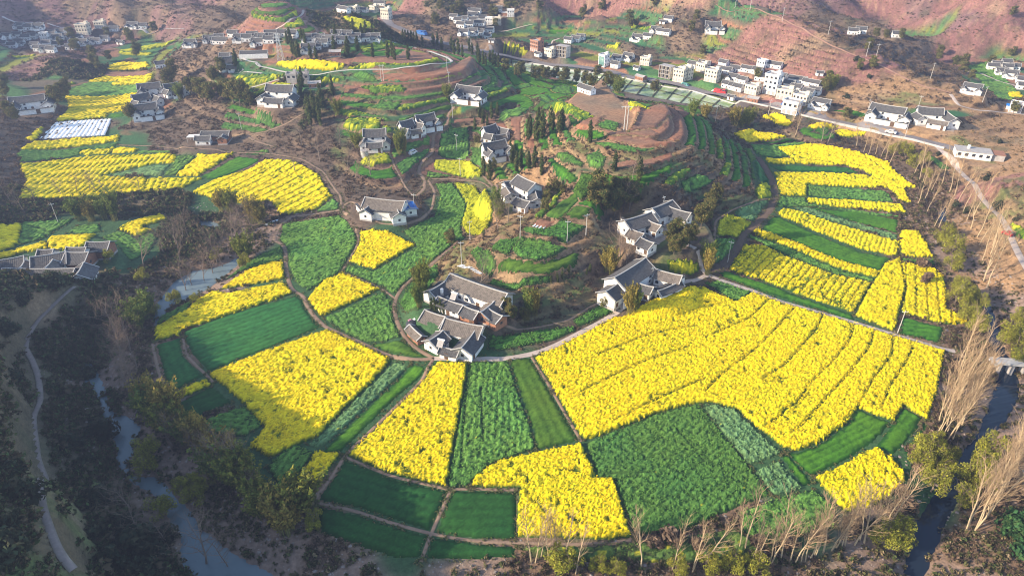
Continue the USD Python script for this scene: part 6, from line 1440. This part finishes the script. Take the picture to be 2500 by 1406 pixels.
# ------------------------------------------------------------------ vehicles
M_CARW = plain("white_car_paint", (.72, .72, .72), .3, .04, 1, .5)
M_CARR = plain("red_truck_paint", (.45, .03, .035), .35, .08, 1, .5)
M_CARG = plain("teal_van_paint", (.12, .34, .33), .35, .06, 1, .5)
M_TYRE = plain("black_rubber", (.025, .025, .025), .9, .2, 2)
def vehicle(u, v, rot, L, Wd, H, paint, label, cat_, cabin=(-.25, .3), bed=False):
    p = cast(u, v, zground)[0]
    t_ = thing(cat_, label, cat_, (p[0], p[1], p[2] + .12), rot)
    prof = [(-L / 2, .35), (L / 2, .35), (L / 2, H * .52), (L * .32, H * .6), (-L * .46, H * .6), (-L / 2, H * .5)]
    m = trimesh.creation.extrude_polygon(shapely.Polygon(prof).buffer(.05), Wd, engine="earcut"); m.apply_transform(trimesh.transformations.rotation_matrix(math.pi / 2, [1, 0, 0])); m.apply_translation([0, Wd / 2, 0])
    obj("body", m, paint, t_)
    c0, c1 = cabin
    cp = [(L * c0, H * .6), (L * c1, H * .6), (L * (c1 - .1), H), (L * (c0 + .06), H)]
    m = trimesh.creation.extrude_polygon(shapely.Polygon(cp), Wd * .88, engine="earcut"); m.apply_transform(trimesh.transformations.rotation_matrix(math.pi / 2, [1, 0, 0])); m.apply_translation([0, Wd * .44, 0])
    obj("cabin", m, paint, t_)
    for s in (-1, 1): obj("side_window", boxm(L * (c0 + c1) / 2, s * Wd * .445, H * .79, L * (c1 - c0) * .62, .04, H * .24), M_GLASS, t_)
    obj("windscreen", boxm(L * (c1 - .045), 0, H * .8, .1, Wd * .74, H * .26), M_GLASS, t_)
    if bed: obj("cargo_bed", boxm(-L * .22, 0, H * .68, L * .52, Wd, H * .34), paint, t_)
    for x in (-L * .3, L * .3):
        for s in (-1, 1):
            w = trimesh.creation.cylinder(.34, .22, sections=12); w.apply_transform(trimesh.transformations.rotation_matrix(math.pi / 2, [1, 0, 0])); w.apply_translation([x, s * Wd * .47, .34]); obj("wheel", w, M_TYRE, t_)
vehicle(2174, 326, -41, 4.6, 1.8, 1.5, M_CARW, "white car driving on the valley road below the large courtyard house", "car")
vehicle(1758, 229, -41, 7.0, 2.3, 2.6, M_CARR, "red truck parked on the road in front of the town", "truck", cabin=(.12, .46), bed=True)
vehicle(1671, 213, -41, 5.0, 1.9, 2.1, M_CARG, "pale teal van beside the road at the left end of the town", "van", cabin=(-.44, .42))
vehicle(1008, 377, 60, 4.0, 1.7, 1.8, M_CARW, "white van parked by the track below the joined courtyard houses", "van", cabin=(-.44, .4))
vehicle(1748, 226, -41, 4.4, 1.8, 1.5, M_CARW, "white car parked just left of the red truck", "car")
vehicle(2457, 575, 118, 3.2, 1.4, 1.7, M_CARR, "small red farm vehicle on the right dirt track", "tractor", cabin=(-.3, .1))
vehicle(1030, 86, -41, 8.0, 2.5, 2.8, plain("blue_truck_paint", (.04, .15, .42), .4, .1, 1, .5), "blue truck on the far valley road", "truck", cabin=(.2, .48), bed=True)

# ------------------------------------------------------------------ things on roofs and in yards
def dish(u, v, z, label):
    p = on_plane(u, v, z); t_ = thing("satellite_dish", label, "satellite dish", p, 200, "satellite dishes on farmhouse roofs")
    a = np.linspace(0, 2 * math.pi, 17)[:-1]; rr = [(0, 0), (.35, .05), (.65, .19)]
    V = [(0, 0, 0)] + [(r * math.cos(q), r * math.sin(q), h) for r, h in rr[1:] for q in a]
    F = [(0, 1 + i, 1 + (i + 1) % 16) for i in range(16)] + [(1 + i, 17 + i, 17 + (i + 1) % 16) for i in range(16)] + [(1 + i, 17 + (i + 1) % 16, 1 + (i + 1) % 16) for i in range(16)]
    m = trimesh.Trimesh(V, F, process=False); m.apply_transform(trimesh.transformations.rotation_matrix(.8, [1, 0, 0])); m.apply_translation([0, 0, .9]); obj("bowl", m, M_SHEET, t_)
    V, F = tubes([((0, 0, -.6), (0, 0, .9), .06, .05), ((0, 0, .95), (0, -.55, 1.5), .03, .03)], 5); obj("mast", (V, F), M_STEEL, t_)
dish(1594, 663, FARM_Z["walled"] + 4.6, "white satellite dish on the walled farmhouse"); dish(955, 506, FARM_Z["shed"] + 4.0, "white satellite dish on the farmhouse with blue sheds"); dish(1621, 489, FARM_Z["terrace"] + 6.0, "white satellite dish on the farmhouse of stepped roofs")
def solar(u, v, z, rot, label):
    p = on_plane(u, v, z); t_ = thing("solar_heater", label, "solar heater", p, rot, "solar water heaters on farmhouse roofs")
    m = trimesh.creation.box([1.7, 1.9, .1]); m.apply_transform(trimesh.transformations.rotation_matrix(.75, [1, 0, 0])); m.apply_translation([0, 0, .9]); obj("panel", m, M_CONC, t_)
    m = trimesh.creation.cylinder(.26, 2.0, sections=12); m.apply_transform(trimesh.transformations.rotation_matrix(math.pi / 2, [0, 1, 0])); m.apply_translation([0, .75, 1.7]); obj("tank", m, M_SHEET, t_)
    V, F = tubes([((s * .8, .7, -.5), (s * .8, .7, 1.6), .05, .05) for s in (-1, 1)], 4); obj("stand", (V, F), M_STEEL, t_)
solar(1107, 731, FARM_Z["upper"] + 3.3, -25, "solar water heater on the low front roof of the long upper farmhouse"); solar(1075, 846, FARM_Z["front"] + 2.7, -20, "solar water heater on the front roof of the front farmhouse")
p_ = on_plane(1079, 714, FARM_Z["upper"] + 3.8); t_ = thing("water_tank", "small white water tank on the upper farmhouse wing", "water tank", p_)
obj("drum", trimesh.creation.cylinder(.45, 1.1, sections=14, transform=trimesh.transformations.translation_matrix([0, 0, .6])), M_SHEET, t_); obj("stand", boxm(0, 0, -.4, .8, .8, 1.0), M_CONC, t_)
p_ = cast(891, 383, zground)[0]; t_ = thing("water_tank", "grey round water tank beside the white two storey house", "water tank", p_)
obj("drum", trimesh.creation.cylinder(1.6, 2.6, sections=18, transform=trimesh.transformations.translation_matrix([0, 0, 1.3])), M_RIDGE, t_); obj("lid", trimesh.creation.cylinder(1.7, .15, sections=18, transform=trimesh.transformations.translation_matrix([0, 0, 2.68])), M_CONC, t_)
M_TARP = plain("black_tarp", (.03, .03, .035), .4, .3, 2, .5); M_PINK = plain("pink_cloth", (.55, .25, .33), .8, .1, 2)
def heap(u, v, w, h, mat, name, label, seed):
    p = cast(u, v, zground)[0]; m = trimesh.creation.icosphere(3, 1.0); V = np.array(m.vertices)
    V *= (1 + .35 * (meshkit.fbm(V * 1.6 + seed, 3, seed) - .5))[:, None]; V *= [w / 2, w / 2.6, h]; V[:, 2] = np.maximum(V[:, 2], -.1)
    t_ = thing(name, label, name.replace("_", " "), (p[0], p[1], p[2] + .1), 30); obj("sheet", (V, m.faces), mat, t_, smooth=True)
    return t_
t_ = heap(1008, 792, 4.2, 1.3, M_TARP, "covered_heap", "heap under a black sheet at the left corner of the front farmhouse", 3); obj("white_sack", boxm(.8, .3, 1.2, 1.2, .8, .35, .5), M_SHEET, t_); obj("pink_cloth", boxm(-.6, .5, 1.3, .9, .6, .2, .2), M_PINK, t_)
sb = cast([1124, 1176], [651, 671], zground)
for i in range(11):
    q = sb[0] * (1 - i / 10) + sb[1] * (i / 10)
    t_ = thing("seed_tray", f"white plastic seed bed strip in the row on the knoll, {nth(i)} from the left", "seed bed", (q[0], q[1], zground(q[0], q[1])), 28, "white seed bed strips on the knoll")
    V, F = half_tunnel(2.0, .28, 6); V[:, 0] -= 1.0; V[:, 2] += .05; obj("film", (V, F), M_PLASTIC, t_, smooth=True)
for i, (u, v) in enumerate([(1305, 551), (1312, 553), (1320, 555), (1328, 557)]):
    q = cast(u, v, zground)[0]; t_ = thing("seed_tray", f"white plastic strip on the bare seed bed of the knoll top, {nth(i)} from the left", "seed bed", (q[0], q[1], q[2]), 60, "white strips on the knoll top")
    V, F = half_tunnel(2.4, .3, 6); V[:, 0] -= 1.2; V[:, 2] += .1; obj("film", (V, F), M_PLASTIC, t_, smooth=True)
for i in range(7):
    q = cast(650 + i * 4.2, 548 - i * 1.3, zground)[0]; t_ = thing("seed_tray", f"white plastic strip beside the left dirt path, {nth(i)} from the left", "seed bed", (q[0], q[1], q[2]), 75, "white strips beside the left path")
    V, F = half_tunnel(3.0, .3, 6); V[:, 0] -= 1.5; V[:, 2] += .05; obj("film", (V, F), M_PLASTIC, t_, smooth=True)

# ------------------------------------------------------------------ stones and drift on the river gravel
M_STONE = plain("river_stone", (.30, .25, .22), .9, .35, .4)
def stones(mask, n, seed):
    g = np.random.default_rng(seed); w = mask * (XX < .85 * YY + 30) * (XX > -.85 * YY - 30) * (YY < 300) * fb(XX, YY, 9, 3, seed) ** 2; w = w / w.sum()
    k = g.choice(w.size, n, p=w.ravel()); x, y = XX.ravel()[k] + g.uniform(-.4, .4, n), YY.ravel()[k] + g.uniform(-.4, .4, n)
    pi = UsdGeom.PointInstancer.Define(stage, path_for("river_stones")); pr = []
    for q in range(3):
        m = trimesh.creation.icosphere(1, 1.0); V = np.array(m.vertices) * (1 + .5 * (g.random((len(m.vertices), 1)) - .5)) * [1, .8, .5]
        usdkit.mesh(stage, f"{pi.GetPath()}/stone" + (f"_{q:03d}" if q else ""), (V, m.faces), M_STONE); pr.append(f"{pi.GetPath()}/stone" + (f"_{q:03d}" if q else ""))
    pi.CreatePrototypesRel().SetTargets([Sdf.Path(a) for a in pr]); pi.CreateProtoIndicesAttr(Vt.IntArray.FromNumpy(g.integers(0, 3, n).astype(np.int32)))
    pi.CreatePositionsAttr(Vt.Vec3fArray.FromNumpy(np.c_[x, y, zground(x, y)].astype(np.float32))); s = .12 + .3 * g.random(n) ** 3
    pi.CreateScalesAttr(Vt.Vec3fArray.FromNumpy(np.c_[s, s, s].astype(np.float32))); a = g.uniform(0, 3.1, n)
    pi.CreateOrientationsAttr(Vt.QuathArray([Gf.Quath(float(c), 0, 0, float(d)) for c, d in zip(np.cos(a), np.sin(a))]))
    tag(pi, "pale stones strewn over the gravel of the river bed", "stones", kind="stuff")
stones((is_class("gravel", "bank") | ((rd < 10) & ~riv)) & (Z < 1) & ~TAKEN, 9000, 404)
undergrowth("bank_weeds", (is_class("gravel", "bank") & (Z < 2.5)), 9000, [(.16, .12, .06), (.10, .10, .035), (.07, .095, .03), (.2, .15, .09)], .4, 1.3, 305, "weeds and dead grass over the river banks")
# ------------------------------------------------------------------ air
hz = boxm(0, 0, 0, 2, 2, 2)
hz.apply_scale([1.0, 1.0, 1.0])
v = np.array(hz.vertices); lo, hi = np.array([-2300, -900, -12.0]), np.array([2300, 2300, 128.0])
v = lo + (v + 1) / 2 * (hi - lo)
M_HAZE = usdkit.material(stage, "/World/Looks/valley_haze", {"v": ("principled_volume", {"color": (.52, .64, 1.0), "density": HAZE_DENSITY, "anisotropy": .25, "absorption_color": (0, 0, 0)})}, volume="v.volume")
tag(obj("haze", (v, np.array(hz.faces)), M_HAZE), kind="stuff")
